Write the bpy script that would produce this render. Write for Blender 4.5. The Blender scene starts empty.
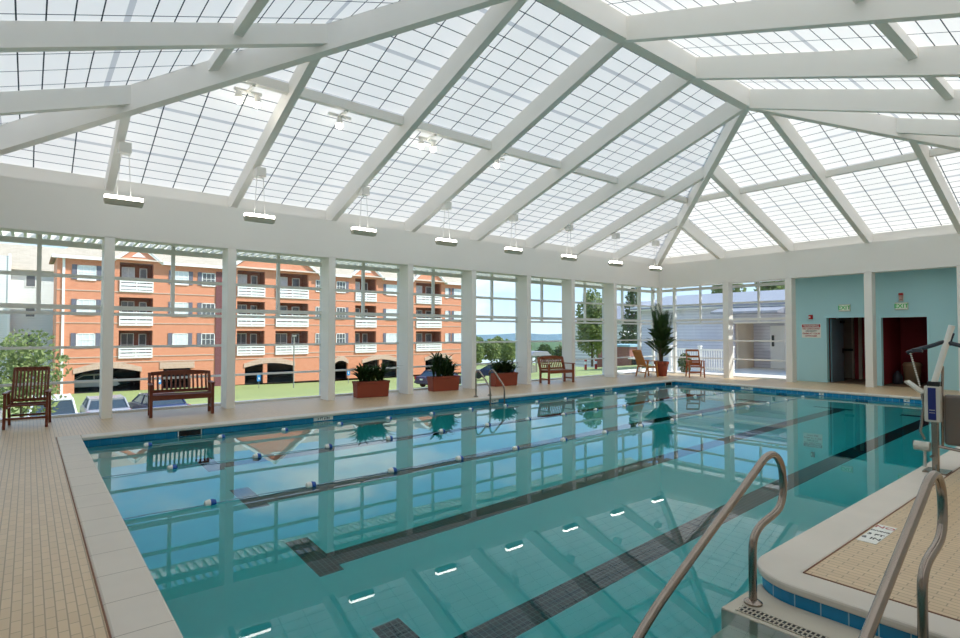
import bpy, math, random
from mathutils import Vector, Matrix
SC = bpy.context.scene
COL = SC.collection
PI = math.pi
rng = random.Random(7)

# ------------------------------------------------------------------ colours
def lin(c):
    c = c / 255.0
    return c / 12.92 if c <= 0.04045 else ((c + 0.055) / 1.055) ** 2.4
def rgb(r, g, b):
    return (lin(r), lin(g), lin(b), 1.0)

# ------------------------------------------------------------------ materials
def new_mat(name):
    m = bpy.data.materials.new(name)
    m.use_nodes = True
    nt = m.node_tree
    nt.nodes.clear()
    out = nt.nodes.new('ShaderNodeOutputMaterial')
    return m, nt, out
def N(nt, kind, **kw):
    n = nt.nodes.new(kind)
    for k, v in kw.items():
        if k in n.inputs:
            n.inputs[k].default_value = v
        else:
            setattr(n, k, v)
    return n
def L(nt, a, b):
    nt.links.new(a, b)
def mixrgb(nt, fac, a, b, mode='MIX'):
    n = nt.nodes.new('ShaderNodeMix')
    n.data_type = 'RGBA'
    n.blend_type = mode
    for s, v in ((0, fac), (6, a), (7, b)):
        if hasattr(v, 'is_output'):
            nt.links.new(v, n.inputs[s])
        else:
            n.inputs[s].default_value = v
    return n.outputs[2]
def math_n(nt, op, a, b=None, c=None):
    n = nt.nodes.new('ShaderNodeMath')
    n.operation = op
    for i, v in enumerate((a, b, c)):
        if v is None:
            continue
        if hasattr(v, 'is_output'):
            nt.links.new(v, n.inputs[i])
        else:
            n.inputs[i].default_value = v
    return n.outputs[0]
def paint(name, col, rough=0.5, metal=0.0, var=0.06, scale=3.0, bump=0.0, bscale=40.0, emit=0.0, spec=0.5):
    """Plain surface with a slight procedural mottling."""
    m, nt, out = new_mat(name)
    b = N(nt, 'ShaderNodeBsdfPrincipled', Roughness=rough, Metallic=metal)
    b.inputs['Specular IOR Level'].default_value = spec
    tc = N(nt, 'ShaderNodeTexCoord')
    no = N(nt, 'ShaderNodeTexNoise', Scale=scale, Detail=3.0)
    L(nt, tc.outputs['Object'], no.inputs['Vector'])
    lo = tuple(max(0, c * (1 - var)) for c in col[:3]) + (1,)
    hi = tuple(min(1, c * (1 + var)) for c in col[:3]) + (1,)
    L(nt, mixrgb(nt, no.outputs['Fac'], lo, hi), b.inputs['Base Color'])
    if bump:
        n2 = N(nt, 'ShaderNodeTexNoise', Scale=bscale, Detail=2.0)
        L(nt, tc.outputs['Object'], n2.inputs['Vector'])
        bp = N(nt, 'ShaderNodeBump', Strength=bump, Distance=0.01)
        L(nt, n2.outputs['Fac'], bp.inputs['Height'])
        L(nt, bp.outputs['Normal'], b.inputs['Normal'])
    if emit:
        b.inputs['Emission Color'].default_value = col
        b.inputs['Emission Strength'].default_value = emit
    L(nt, b.outputs[0], out.inputs[0])
    return m
def brickmat(name, c1, c2, mortar, bw, bh, msize, rough=0.8, axes='XZ', offset=0.5, bump=0.0, spec=0.3, var=0.0):
    """Brick / tile pattern in object space on the two named axes."""
    m, nt, out = new_mat(name)
    b = N(nt, 'ShaderNodeBsdfPrincipled', Roughness=rough)
    b.inputs['Specular IOR Level'].default_value = spec
    tc = N(nt, 'ShaderNodeTexCoord')
    sp = N(nt, 'ShaderNodeSeparateXYZ')
    cb = N(nt, 'ShaderNodeCombineXYZ')
    L(nt, tc.outputs['Object'], sp.inputs[0])
    L(nt, sp.outputs[axes[0]], cb.inputs['X'])
    L(nt, sp.outputs[axes[1]], cb.inputs['Y'])
    br = N(nt, 'ShaderNodeTexBrick', Scale=1.0)
    br.offset = offset
    br.inputs['Color1'].default_value = c1
    br.inputs['Color2'].default_value = c2
    br.inputs['Mortar'].default_value = mortar
    br.inputs['Brick Width'].default_value = bw
    br.inputs['Row Height'].default_value = bh
    br.inputs['Mortar Size'].default_value = msize
    br.inputs['Mortar Smooth'].default_value = 0.3
    L(nt, cb.outputs[0], br.inputs['Vector'])
    colr = br.outputs['Color']
    if var:
        no = N(nt, 'ShaderNodeTexNoise', Scale=0.6, Detail=4.0)
        L(nt, tc.outputs['Object'], no.inputs['Vector'])
        dk = mixrgb(nt, no.outputs['Fac'], (1 - var, 1 - var, 1 - var, 1), (1 + var, 1 + var, 1 + var, 1))
        colr = mixrgb(nt, 1.0, colr, dk, 'MULTIPLY')
    L(nt, colr, b.inputs['Base Color'])
    if bump:
        bp = N(nt, 'ShaderNodeBump', Strength=bump, Distance=0.004)
        bp.invert = True
        L(nt, br.outputs['Fac'], bp.inputs['Height'])
        L(nt, bp.outputs['Normal'], b.inputs['Normal'])
    L(nt, b.outputs[0], out.inputs[0])
    return m
def wood(name, c1, c2, rough=0.35):
    m, nt, out = new_mat(name)
    b = N(nt, 'ShaderNodeBsdfPrincipled', Roughness=rough)
    tc = N(nt, 'ShaderNodeTexCoord')
    mp = N(nt, 'ShaderNodeMapping')
    mp.inputs['Scale'].default_value = (4, 30, 30)
    no = N(nt, 'ShaderNodeTexNoise', Scale=2.0, Detail=5.0)
    L(nt, tc.outputs['Object'], mp.inputs[0])
    L(nt, mp.outputs[0], no.inputs['Vector'])
    L(nt, mixrgb(nt, no.outputs['Fac'], c1, c2), b.inputs['Base Color'])
    L(nt, b.outputs[0], out.inputs[0])
    return m
def glassmat(name, tint=(0.96, 0.98, 0.97, 1)):
    """Thin architectural glass: see-through with a Fresnel reflection."""
    m, nt, out = new_mat(name)
    tr = N(nt, 'ShaderNodeBsdfTransparent', Color=tint)
    gl = N(nt, 'ShaderNodeBsdfGlossy', Roughness=0.0)
    lw = N(nt, 'ShaderNodeLayerWeight')
    fr = math_n(nt, 'MULTIPLY_ADD', math_n(nt, 'POWER', lw.outputs['Facing'], 5.0), 0.9, 0.03)
    mx = N(nt, 'ShaderNodeMixShader')
    L(nt, fr, mx.inputs[0])
    L(nt, tr.outputs[0], mx.inputs[1])
    L(nt, gl.outputs[0], mx.inputs[2])
    L(nt, mx.outputs[0], out.inputs[0])
    return m
def leafmat(name, c1, c2):
    m, nt, out = new_mat(name)
    b = N(nt, 'ShaderNodeBsdfPrincipled', Roughness=0.6)
    b.inputs['Specular IOR Level'].default_value = 0.25
    tl = N(nt, 'ShaderNodeBsdfTranslucent')
    tc = N(nt, 'ShaderNodeTexCoord')
    no = N(nt, 'ShaderNodeTexNoise', Scale=2.2, Detail=4.0)
    L(nt, tc.outputs['Object'], no.inputs['Vector'])
    c = mixrgb(nt, no.outputs['Fac'], c1, c2)
    L(nt, c, b.inputs['Base Color'])
    L(nt, c, tl.inputs['Color'])
    mx = N(nt, 'ShaderNodeMixShader', Fac=0.3)
    L(nt, b.outputs[0], mx.inputs[1])
    L(nt, tl.outputs[0], mx.inputs[2])
    L(nt, mx.outputs[0], out.inputs[0])
    return m
def linemat(name, col, line, axis, step, width, rough=0.6, var=0.08, bump=0.15):
    """Cast stone with thin joint lines every step metres along one axis."""
    m, nt, out = new_mat(name)
    b = N(nt, 'ShaderNodeBsdfPrincipled', Roughness=rough)
    b.inputs['Specular IOR Level'].default_value = 0.3
    tc = N(nt, 'ShaderNodeTexCoord')
    sp = N(nt, 'ShaderNodeSeparateXYZ')
    L(nt, tc.outputs['Object'], sp.inputs[0])
    f = math_n(nt, 'MODULO', math_n(nt, 'ADD', sp.outputs[axis], 100.0), step)
    ln = math_n(nt, 'LESS_THAN', f, width)
    no = N(nt, 'ShaderNodeTexNoise', Scale=2.5, Detail=6.0)
    L(nt, tc.outputs['Object'], no.inputs['Vector'])
    base = mixrgb(nt, no.outputs['Fac'], tuple(c * (1 - var) for c in col[:3]) + (1,), tuple(c * (1 + var) for c in col[:3]) + (1,))
    L(nt, mixrgb(nt, ln, base, line), b.inputs['Base Color'])
    n2 = N(nt, 'ShaderNodeTexNoise', Scale=90.0, Detail=2.0)
    L(nt, tc.outputs['Object'], n2.inputs['Vector'])
    bp = N(nt, 'ShaderNodeBump', Strength=bump, Distance=0.003)
    L(nt, n2.outputs['Fac'], bp.inputs['Height'])
    L(nt, bp.outputs['Normal'], b.inputs['Normal'])
    L(nt, b.outputs[0], out.inputs[0])
    return m
def skylightmat():
    """Translucent fibreglass sandwich panel with its internal grid (UV in metres: u along the eave, v up the slope)."""
    m, nt, out = new_mat('translucent_panel')
    uv = N(nt, 'ShaderNodeUVMap')
    sp = N(nt, 'ShaderNodeSeparateXYZ')
    L(nt, uv.outputs[0], sp.inputs[0])
    def line(sock, step, w, off=0.0):
        f = math_n(nt, 'MODULO', math_n(nt, 'ADD', sock, 100 * step + off + w / 2), step)
        return math_n(nt, 'LESS_THAN', f, w)
    gu = line(sp.outputs['X'], 0.56125, 0.019)
    gv = line(sp.outputs['Y'], 0.272, 0.017)
    g = math_n(nt, 'MAXIMUM', gu, gv)
    wide = line(sp.outputs['Y'], 1.36, 0.075, -0.0)  # wide bars: shade of the secondary purlins behind, painted into the panel
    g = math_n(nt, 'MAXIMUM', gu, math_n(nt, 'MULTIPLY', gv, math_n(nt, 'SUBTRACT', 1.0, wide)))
    no = N(nt, 'ShaderNodeTexNoise', Scale=1.3, Detail=3.0)
    L(nt, uv.outputs[0], no.inputs['Vector'])
    base = mixrgb(nt, no.outputs['Fac'], (0.91, 0.865, 0.775, 1), (0.95, 0.905, 0.815, 1))
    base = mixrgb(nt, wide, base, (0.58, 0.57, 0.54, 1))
    colr = mixrgb(nt, g, base, (0.04, 0.05, 0.05, 1))
    tl = N(nt, 'ShaderNodeBsdfTranslucent')
    df = N(nt, 'ShaderNodeBsdfDiffuse')
    L(nt, colr, tl.inputs['Color'])
    L(nt, colr, df.inputs['Color'])
    mx = N(nt, 'ShaderNodeMixShader', Fac=PANEL_T)
    L(nt, df.outputs[0], mx.inputs[1])
    L(nt, tl.outputs[0], mx.inputs[2])
    L(nt, mx.outputs[0], out.inputs[0])
    return m
def watermat():
    m, nt, out = new_mat('pool_water')
    g = N(nt, 'ShaderNodeBsdfGlass', Roughness=0.0, IOR=1.333)
    g.inputs['Color'].default_value = (1, 1, 1, 1)
    tc = N(nt, 'ShaderNodeTexCoord')
    n1 = N(nt, 'ShaderNodeTexNoise', Scale=0.9, Detail=2.0)
    n1.inputs['Roughness'].default_value = 0.4
    L(nt, tc.outputs['Object'], n1.inputs['Vector'])
    bp = N(nt, 'ShaderNodeBump', Strength=0.022, Distance=0.05)
    L(nt, n1.outputs['Fac'], bp.inputs['Height'])
    L(nt, bp.outputs['Normal'], g.inputs['Normal'])
    L(nt, g.outputs[0], out.inputs['Surface'])
    va = N(nt, 'ShaderNodeVolumeAbsorption', Density=1.15)
    va.inputs['Color'].default_value = (0.0, 0.885, 0.91, 1)
    L(nt, va.outputs[0], out.inputs['Volume'])
    return m

PANEL_T = 0.37
WHITE = paint('white_painted_steel', rgb(238, 236, 231), 0.5, var=0.015)
WALLW = paint('white_wall_paint', rgb(234, 232, 228), 0.7, var=0.015)
FRAME = paint('window_frame_aluminium', rgb(228, 229, 226), 0.4, var=0.02)
BLUEW = paint('light_blue_wall_paint', rgb(178, 222, 230), 0.6, var=0.03, scale=1.0)
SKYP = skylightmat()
GLASS = glassmat('window_glass')
DECK = brickmat('beige_deck_tile', rgb(216, 190, 155), rgb(208, 182, 147), rgb(168, 146, 118), 0.15, 0.05, 0.004, rough=0.38, axes='YX', bump=0.25, spec=0.4, var=0.1)
COPE_Y = linemat('coping_stone_along_y', rgb(216, 207, 196), rgb(150, 140, 128), 'Y', 0.46, 0.006)
COPE_X = linemat('coping_stone_along_x', rgb(216, 208, 197), rgb(150, 140, 130), 'X', 60.0, 0.004)
TILE = brickmat('blue_waterline_tile', rgb(34, 138, 182), rgb(28, 126, 170), rgb(70, 150, 180), 0.15, 0.15, 0.004, rough=0.15, axes='XZ', offset=0.0)
TILEY = brickmat('blue_waterline_tile_end', rgb(46, 146, 196), rgb(38, 134, 184), rgb(150, 196, 214), 0.15, 0.15, 0.004, rough=0.15, axes='YZ', offset=0.0)
PLASTER = paint('pool_plaster', rgb(214, 228, 224), 0.8, var=0.03, scale=1.5)
LANE = brickmat('dark_lane_tile', rgb(26, 32, 40), rgb(32, 38, 46), rgb(84, 100, 104), 0.05, 0.05, 0.004, rough=0.3, axes='XY', offset=0.0)
WATER = watermat()
STEEL = paint('brushed_stainless_steel', rgb(156, 144, 134), 0.22, metal=1.0, var=0.05, scale=12)
GREYP = paint('grey_plastic', rgb(150, 148, 140), 0.5)
LTGREY = paint('light_grey_plastic', rgb(205, 202, 192), 0.45)
SEATP = paint('seat_plastic', rgb(104, 95, 88), 0.3)
DARKP = paint('dark_grey_plastic', rgb(52, 56, 66), 0.5)
NAVY = paint('navy_panel', rgb(20, 36, 110), 0.3)
BLACK = paint('black', rgb(18, 18, 18), 0.5)
WHITEP = paint('white_plastic', rgb(236, 236, 230), 0.4)
REDP = paint('red_paint', rgb(170, 24, 28), 0.4)
GREENP = paint('green_letters', rgb(30, 150, 70), 0.4, emit=0.3)
BULB = paint('glowing_lamp', (1.0, 0.93, 0.80, 1), 0.4, var=0.0, emit=18.0)
TUBE = paint('glowing_diffuser', (1.0, 0.96, 0.90, 1), 0.4, var=0.0, emit=7.0)
HOUSE = paint('lamp_housing', rgb(176, 172, 154), 0.4)
TEAKD = wood('dark_red_teak', rgb(84, 36, 18), rgb(124, 58, 30))
TEAKM = wood('mid_brown_teak', rgb(116, 56, 28), rgb(158, 84, 44))
TEAKL = wood('honey_teak', rgb(150, 92, 34), rgb(200, 132, 58))
TERRA = paint('terracotta', rgb(142, 62, 38), 0.65, var=0.12, scale=6)
SOIL = paint('potting_soil', rgb(40, 30, 22), 0.95)
LEAFD = leafmat('dark_green_leaf', rgb(28, 50, 24), rgb(70, 98, 50))
LEAFM = leafmat('mid_green_leaf', rgb(54, 74, 40), rgb(98, 120, 66))
LEAFO = leafmat('olive_green_leaf', rgb(90, 110, 60), rgb(168, 180, 120))
LEAFP = leafmat('pale_green_leaf', rgb(104, 122, 68), rgb(156, 168, 104))
BARK = paint('bark', rgb(86, 70, 54), 0.9, var=0.2)
GRASS = paint('lawn_grass', rgb(138, 150, 92), 0.9, var=0.18, scale=0.8)
ASPHALT = paint('asphalt', rgb(150, 148, 144), 0.9)
CONC = paint('concrete_paving', rgb(214, 210, 200), 0.85)
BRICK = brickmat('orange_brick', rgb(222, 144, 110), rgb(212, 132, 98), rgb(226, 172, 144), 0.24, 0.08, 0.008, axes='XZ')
BRICKD = brickmat('recess_shade_brick', rgb(150, 84, 62), rgb(136, 74, 54), rgb(160, 110, 90), 0.24, 0.08, 0.008, axes='XZ')  # darker copy of the wall brick, with the balcony shade painted in
BRICKL = brickmat('pale_brick_lintel', rgb(206, 172, 150), rgb(190, 154, 132), rgb(220, 200, 184), 0.08, 0.24, 0.01, axes='XZ')
SHING = brickmat('roof_shingle', rgb(190, 178, 160), rgb(178, 166, 148), rgb(160, 148, 132), 0.5, 0.2, 0.01, axes='XY')
SHUT = paint('grey_shutter', rgb(110, 108, 122), 0.6)
CURT = paint('curtained_window', rgb(226, 228, 230), 0.25, var=0.25, scale=5.0)
DARKGL = paint('dark_window', rgb(96, 96, 100), 0.1, var=0.3, scale=3)
TRIMW = paint('white_trim', rgb(244, 242, 238), 0.6, var=0.02)
DARKIN = paint('dark_interior', rgb(40, 34, 40), 0.9)
SIDING = brickmat('lavender_lap_siding', rgb(214, 212, 220), rgb(210, 208, 216), rgb(176, 174, 186), 30.0, 0.16, 0.012, axes='YZ')
SIDINGX = brickmat('white_lap_siding', rgb(236, 236, 232), rgb(232, 232, 228), rgb(206, 206, 204), 30.0, 0.16, 0.012, axes='XZ')
ROOFG = paint('grey_metal_roof', rgb(150, 150, 156), 0.5)
MAROON = paint('maroon_wall', rgb(160, 42, 52), 0.7)
CARPET = paint('brown_floor', rgb(120, 96, 76), 0.8)
DOORP = paint('door_blue_grey', rgb(104, 126, 140), 0.5)
FOREST = paint('forest_hill', rgb(74, 100, 66), 0.95, var=0.35, scale=0.03)
FARHILL = paint('hazed_distant_hill', rgb(96, 122, 134), 0.95, var=0.2, scale=0.004)  # distance haze is put into this bluish base colour

# ------------------------------------------------------------------ mesh builder
class MB:
    def __init__(s):
        s.v, s.f, s.uv = [], [], None
    def add(s, vs, fs):
        o = len(s.v)
        s.v += [tuple(x) for x in vs]
        s.f += [tuple(i + o for i in f) for f in fs]
        return s
    def box(s, x0, x1, y0, y1, z0, z1):
        v = [(x0, y0, z0), (x1, y0, z0), (x1, y1, z0), (x0, y1, z0), (x0, y0, z1), (x1, y0, z1), (x1, y1, z1), (x0, y1, z1)]
        return s.add(v, [(3, 2, 1, 0), (4, 5, 6, 7), (0, 1, 5, 4), (1, 2, 6, 5), (2, 3, 7, 6), (3, 0, 4, 7)])
    def cbox(s, c, d, rot=None):
        x, y, z = (q / 2 for q in d)
        vs = [Vector(p) for p in ((-x, -y, -z), (x, -y, -z), (x, y, -z), (-x, y, -z), (-x, -y, z), (x, -y, z), (x, y, z), (-x, y, z))]
        if rot is not None:
            vs = [rot @ p for p in vs]
        vs = [p + Vector(c) for p in vs]
        return s.add(vs, [(3, 2, 1, 0), (4, 5, 6, 7), (0, 1, 5, 4), (1, 2, 6, 5), (2, 3, 7, 6), (3, 0, 4, 7)])
    def bar(s, p0, p1, w, h, up=(0, 0, 1)):
        """Rectangular bar from p0 to p1; w sideways, h along up, centred."""
        p0, p1 = Vector(p0), Vector(p1)
        d = (p1 - p0).normalized()
        sd = d.cross(Vector(up))
        if sd.length < 1e-5:
            sd = d.cross(Vector((1, 0, 0)))
        sd.normalize()
        u = sd.cross(d).normalized()
        vs = []
        for p in (p0, p1):
            for a, b in ((-1, -1), (1, -1), (1, 1), (-1, 1)):
                vs.append(p + sd * (a * w / 2) + u * (b * h / 2))
        return s.add(vs, [(3, 2, 1, 0), (4, 5, 6, 7), (0, 1, 5, 4), (1, 2, 6, 5), (2, 3, 7, 6), (3, 0, 4, 7)])
    def beam(s, p0, p1, w, d):
        """Sloping beam: underside runs p0-p1, depth d straight up, width w horizontal."""
        p0, p1 = Vector(p0), Vector(p1)
        h = Vector((p1.x - p0.x, p1.y - p0.y, 0)).normalized()
        sd = Vector((-h.y, h.x, 0)) * (w / 2)
        up = Vector((0, 0, d))
        vs = [p0 - sd, p0 + sd, p0 + sd + up, p0 - sd + up, p1 - sd, p1 + sd, p1 + sd + up, p1 - sd + up]
        return s.add(vs, [(0, 1, 2, 3), (7, 6, 5, 4), (0, 4, 5, 1), (1, 5, 6, 2), (2, 6, 7, 3), (3, 7, 4, 0)])
    def tube(s, pts, r, n=10, closed=False):
        pts = [Vector(p) for p in pts]
        rs = r if isinstance(r, (list, tuple)) else [r] * len(pts)
        m = len(pts)
        tan = []
        for i in range(m):
            if closed:
                t = pts[(i + 1) % m] - pts[i - 1]
            else:
                t = pts[min(i + 1, m - 1)] - pts[max(i - 1, 0)]
            tan.append(t.normalized())
        nv = tan[0].cross(Vector((0, 0, 1)))
        if nv.length < 1e-3:
            nv = tan[0].cross(Vector((1, 0, 0)))
        nv.normalize()
        vs = []
        for i in range(m):
            nv = (nv - tan[i] * nv.dot(tan[i])).normalized()
            bv = tan[i].cross(nv)
            for k in range(n):
                a = 2 * PI * k / n
                vs.append(pts[i] + (nv * math.cos(a) + bv * math.sin(a)) * rs[i])
        fs = []
        for i in range(m if closed else m - 1):
            j = (i + 1) % m
            for k in range(n):
                fs.append((i * n + k, i * n + (k + 1) % n, j * n + (k + 1) % n, j * n + k))
        if not closed:
            fs.append(tuple(range(n - 1, -1, -1)))
            fs.append(tuple((m - 1) * n + k for k in range(n)))
        return s.add(vs, fs)
    def lathe(s, prof, n=20, c=(0, 0, 0)):
        vs, fs = [], []
        for r, z in prof:
            for k in range(n):
                a = 2 * PI * k / n
                vs.append((c[0] + r * math.cos(a), c[1] + r * math.sin(a), c[2] + z))
        for i in range(len(prof) - 1):
            for k in range(n):
                fs.append((i * n + k, i * n + (k + 1) % n, (i + 1) * n + (k + 1) % n, (i + 1) * n + k))
        fs.append(tuple(range(n - 1, -1, -1)))
        fs.append(tuple((len(prof) - 1) * n + k for k in range(n)))
        return s.add(vs, fs)
    def prism(s, poly, z0, z1):
        n = len(poly)
        vs = [(x, y, z0) for x, y in poly] + [(x, y, z1) for x, y in poly]
        fs = [tuple(range(n - 1, -1, -1)), tuple(range(n, 2 * n))]
        fs += [(i, (i + 1) % n, n + (i + 1) % n, n + i) for i in range(n)]
        return s.add(vs, fs)
    def prismY(s, poly, y0, y1):
        """poly in (x, z), extruded along y."""
        n = len(poly)
        vs = [(x, y0, z) for x, z in poly] + [(x, y1, z) for x, z in poly]
        fs = [tuple(range(n)), tuple(range(2 * n - 1, n - 1, -1))]
        fs += [(i, n + i, n + (i + 1) % n, (i + 1) % n) for i in range(n)]
        return s.add(vs, fs)
    def sphere(s, c, r, n=12, m=8, sq=(1, 1, 1)):
        vs, fs = [], []
        for i in range(1, m):
            t = PI * i / m
            for k in range(n):
                a = 2 * PI * k / n
                vs.append((c[0] + r * sq[0] * math.sin(t) * math.cos(a), c[1] + r * sq[1] * math.sin(t) * math.sin(a), c[2] + r * sq[2] * math.cos(t)))
        for i in range(m - 2):
            for k in range(n):
                fs.append((i * n + k, (i + 1) * n + k, (i + 1) * n + (k + 1) % n, i * n + (k + 1) % n))
        b, t = len(vs), len(vs) + 1
        vs += [(c[0], c[1], c[2] + r * sq[2]), (c[0], c[1], c[2] - r * sq[2])]
        for k in range(n):
            fs.append((b, k, (k + 1) % n))
            fs.append((t, (m - 2) * n + (k + 1) % n, (m - 2) * n + k))
        return s.add(vs, fs)

def obj(name, mb, mat, parent=None, loc=None, smooth=False, bevel=0.0):
    me = bpy.data.meshes.new(name)
    me.from_pydata(mb.v, [], mb.f)
    me.validate()
    if mb.uv is not None:
        ul = me.uv_layers.new(name='UVMap')
        for lp in me.loops:
            ul.data[lp.index].uv = mb.uv[lp.vertex_index]
    me.materials.append(mat)
    me.update()
    if smooth:
        for p in me.polygons:
            p.use_smooth = True
        me.set_sharp_from_angle(angle=math.radians(42))
    o = bpy.data.objects.new(name, me)
    COL.objects.link(o)
    if parent:
        o.parent = parent
    if loc:
        o.location = loc
    if bevel:
        md = o.modifiers.new('edge', 'BEVEL')
        md.width = bevel
        md.segments = 2
        md.limit_method = 'ANGLE'
        md.angle_limit = math.radians(50)
    return o
def tag(o, label=None, cat=None, group=None, kind=None):
    for k, v in (('label', label), ('category', cat), ('group', group), ('kind', kind)):
        if v:
            o[k] = v
    return o
def thing(name, label, cat, loc=(0, 0, 0), rotz=0.0, group=None):
    o = bpy.data.objects.new(name, None)
    o.empty_display_size = 0.2
    COL.objects.link(o)
    o.location = loc
    o.rotation_euler = (0, 0, rotz)
    return tag(o, label, cat, group)
def struct(name, mb, mat, parent=None, smooth=False, bevel=0.0):
    o = obj(name, mb, mat, parent, smooth=smooth, bevel=bevel)
    if not parent:
        o['kind'] = 'structure'
    return o
def kids(o):
    return [c for c in bpy.data.objects if c.parent == o]
def dup(src, loc, rotz=0.0, label=None):
    def cp(o, par):
        c = o.copy()
        COL.objects.link(c)
        c.parent = par
        for k in kids(o):
            cp(k, c)
        return c
    r = cp(src, None)
    r.location = loc
    r.rotation_euler = (0, 0, rotz)
    if label:
        r['label'] = label
    return r
def text(name, body, size, mat, parent, M, depth=0.001, align='CENTER', bold=0.0):
    cu = bpy.data.curves.new(name, 'FONT')
    cu.body = body
    cu.size = size
    cu.align_x = align
    cu.align_y = 'CENTER'
    cu.extrude = depth
    cu.offset = bold
    cu.resolution_u = 3
    tmp = bpy.data.objects.new(name + '_tmp', cu)
    COL.objects.link(tmp)
    bpy.context.view_layer.update()
    me = bpy.data.meshes.new_from_object(tmp.evaluated_get(bpy.context.evaluated_depsgraph_get()))
    bpy.data.objects.remove(tmp)
    bpy.data.curves.remove(cu)
    me.transform(M)
    me.materials.clear()
    me.materials.append(mat)
    o = bpy.data.objects.new(name, me)
    COL.objects.link(o)
    o.parent = parent
    return o
def frameM(origin, xdir, ydir):
    x, y = Vector(xdir).normalized(), Vector(ydir).normalized()
    z = x.cross(y)
    M = Matrix.Identity(4)
    for i in range(3):
        M[i][0], M[i][1], M[i][2], M[i][3] = x[i], y[i], z[i], origin[i]
    return M

# ------------------------------------------------------------------ room measures (metres)
YW = 12.5            # inner face of the window-side column row
YG = 13.35           # glass line of the window wall
XF = 19.35           # inner face of the far column row
XG = 20.2            # glass line / blue wall of the far end
YR, XN = -1.05, -1.05  # the two walls behind the camera
ZB0, ZB1 = 3.41, 4.30  # bulkhead
EX0, EX1, EY0, EY1 = XN, XF, -1.0, YW
RX0, RX1, RY, RZ = 5.65, 12.4, 5.75, 6.635
SLO = (RZ - ZB1) / (EY1 - RY)
RD = 0.42
JK = 0.10              # jack rafters sit a little higher than the hips they meet
def hip_y_near(X):   # window-side hip at the near end
    return EY1 - (X - EX0) / (RX0 - EX0) * (EY1 - RY)
def hip_y_far(X):
    return EY1 - (EX1 - X) / (EX1 - RX1) * (EY1 - RY)
def zl(Y):
    return ZB1 + (EY1 - Y) * SLO
def zr(Y):
    return ZB1 + (Y - EY0) * SLO
def zf(X):
    return ZB1 + (EX1 - X) / (EX1 - RX1) * (RZ - ZB1)
def zn(X):
    return ZB1 + (X - EX0) / (RX0 - EX0) * (RZ - ZB1)
XC = [1.165 + 2.245 * k for k in range(-1, 9)]       # column centres along the window wall
XCOL = [-1.07, 1.17, 3.36, 5.63, 7.83, 9.97, 12.18, 14.26, 16.55]  # column centres (window side)
YC = [9.82, 7.7, 5.47, 3.33, 1.15]                 # column centres along the far end

# ------------------------------------------------------------------ deck floor
PX0, PX1, PY0, PY1 = 0.635, 17.12, 1.82, 10.5      # pool
SX, SY0 = 3.80, -0.75                              # step bay
CW = 0.27
ZD = -0.04
fl = MB()
T = 0.25
fl.box(XN - .2, PX0 - CW, YR - .2, YG + .05, -T, 0)
fl.box(PX0 - CW, XG + .05, PY1 + CW, YG + .05, -T, 0)
fl.box(PX1 + CW, XG + .05, YR - .2, PY1 + CW, -T, 0)
fl.box(SX + .24, PX1 + CW, YR - .2, PY0 - .28, -T, 0)
fl.box(PX0 - CW, SX + .24, YR - .2, SY0 - CW, -T, 0)
struct('floor', fl, DECK)

def arc(cx, cy, r, a0, a1, n=10):
    return [(cx + r * math.cos(a0 + (a1 - a0) * i / n), cy + r * math.sin(a0 + (a1 - a0) * i / n)) for i in range(n + 1)]
CR = 0.34
tip = arc(SX + CR, PY0 - CR, CR, PI / 2, PI)       # rounded tip of the deck peninsula
def cope(name, poly, mat):
    o = struct(name, MB().prism(poly, -0.05, 0.004), mat, bevel=0.016)
    return o
NB = 0.03  # nosing overhang
cope('trim_1', [(PX0 - CW, SY0 - CW), (PX0 + NB, SY0 - CW), (PX0 + NB, PY1 - NB), (PX0 + NB, PY1 + CW), (PX0 - CW, PY1 + CW)], COPE_Y)
cope('trim_2', [(PX0 + NB, PY1 - NB), (PX1 - NB, PY1 - NB), (PX1 - NB, PY1 + CW), (PX0 + NB, PY1 + CW)], COPE_X)
cope('trim_3', [(PX1 - NB, PY0 - .28), (PX1 + CW, PY0 - .28), (PX1 + CW, PY1 + CW), (PX1 - NB, PY1 + CW)], COPE_Y)
tipn = arc(SX + CR, PY0 - CR, CR + NB, PI / 2, PI)
cope('trim_4', [(PX1 - NB, PY0 - .28), (PX1 - NB, PY0 + NB)] + tipn + [(SX - NB, SY0), (SX + .24, SY0), (SX + .24, PY0 - .28)], COPE_X)
cope('trim_5', [(PX0 + NB, SY0 - CW), (SX + .24, SY0 - CW), (SX + .24, SY0), (PX0 + NB, SY0)], COPE_X)

JOINT = paint('reddish_joint_sealant', rgb(140, 104, 84), 0.8)
jm = MB()
jm.box(PX0 - CW - .007, PX0 - CW + .001, YR, PY1 + CW, -.02, .0055)
jm.box(SX + .239, SX + .246, SY0, PY0 - .28, -.02, .0055)
jm.box(SX + .24, PX1 + CW, PY0 - .287, PY0 - .28, -.02, .0055)
struct('trim_12', jm, JOINT)

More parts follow.
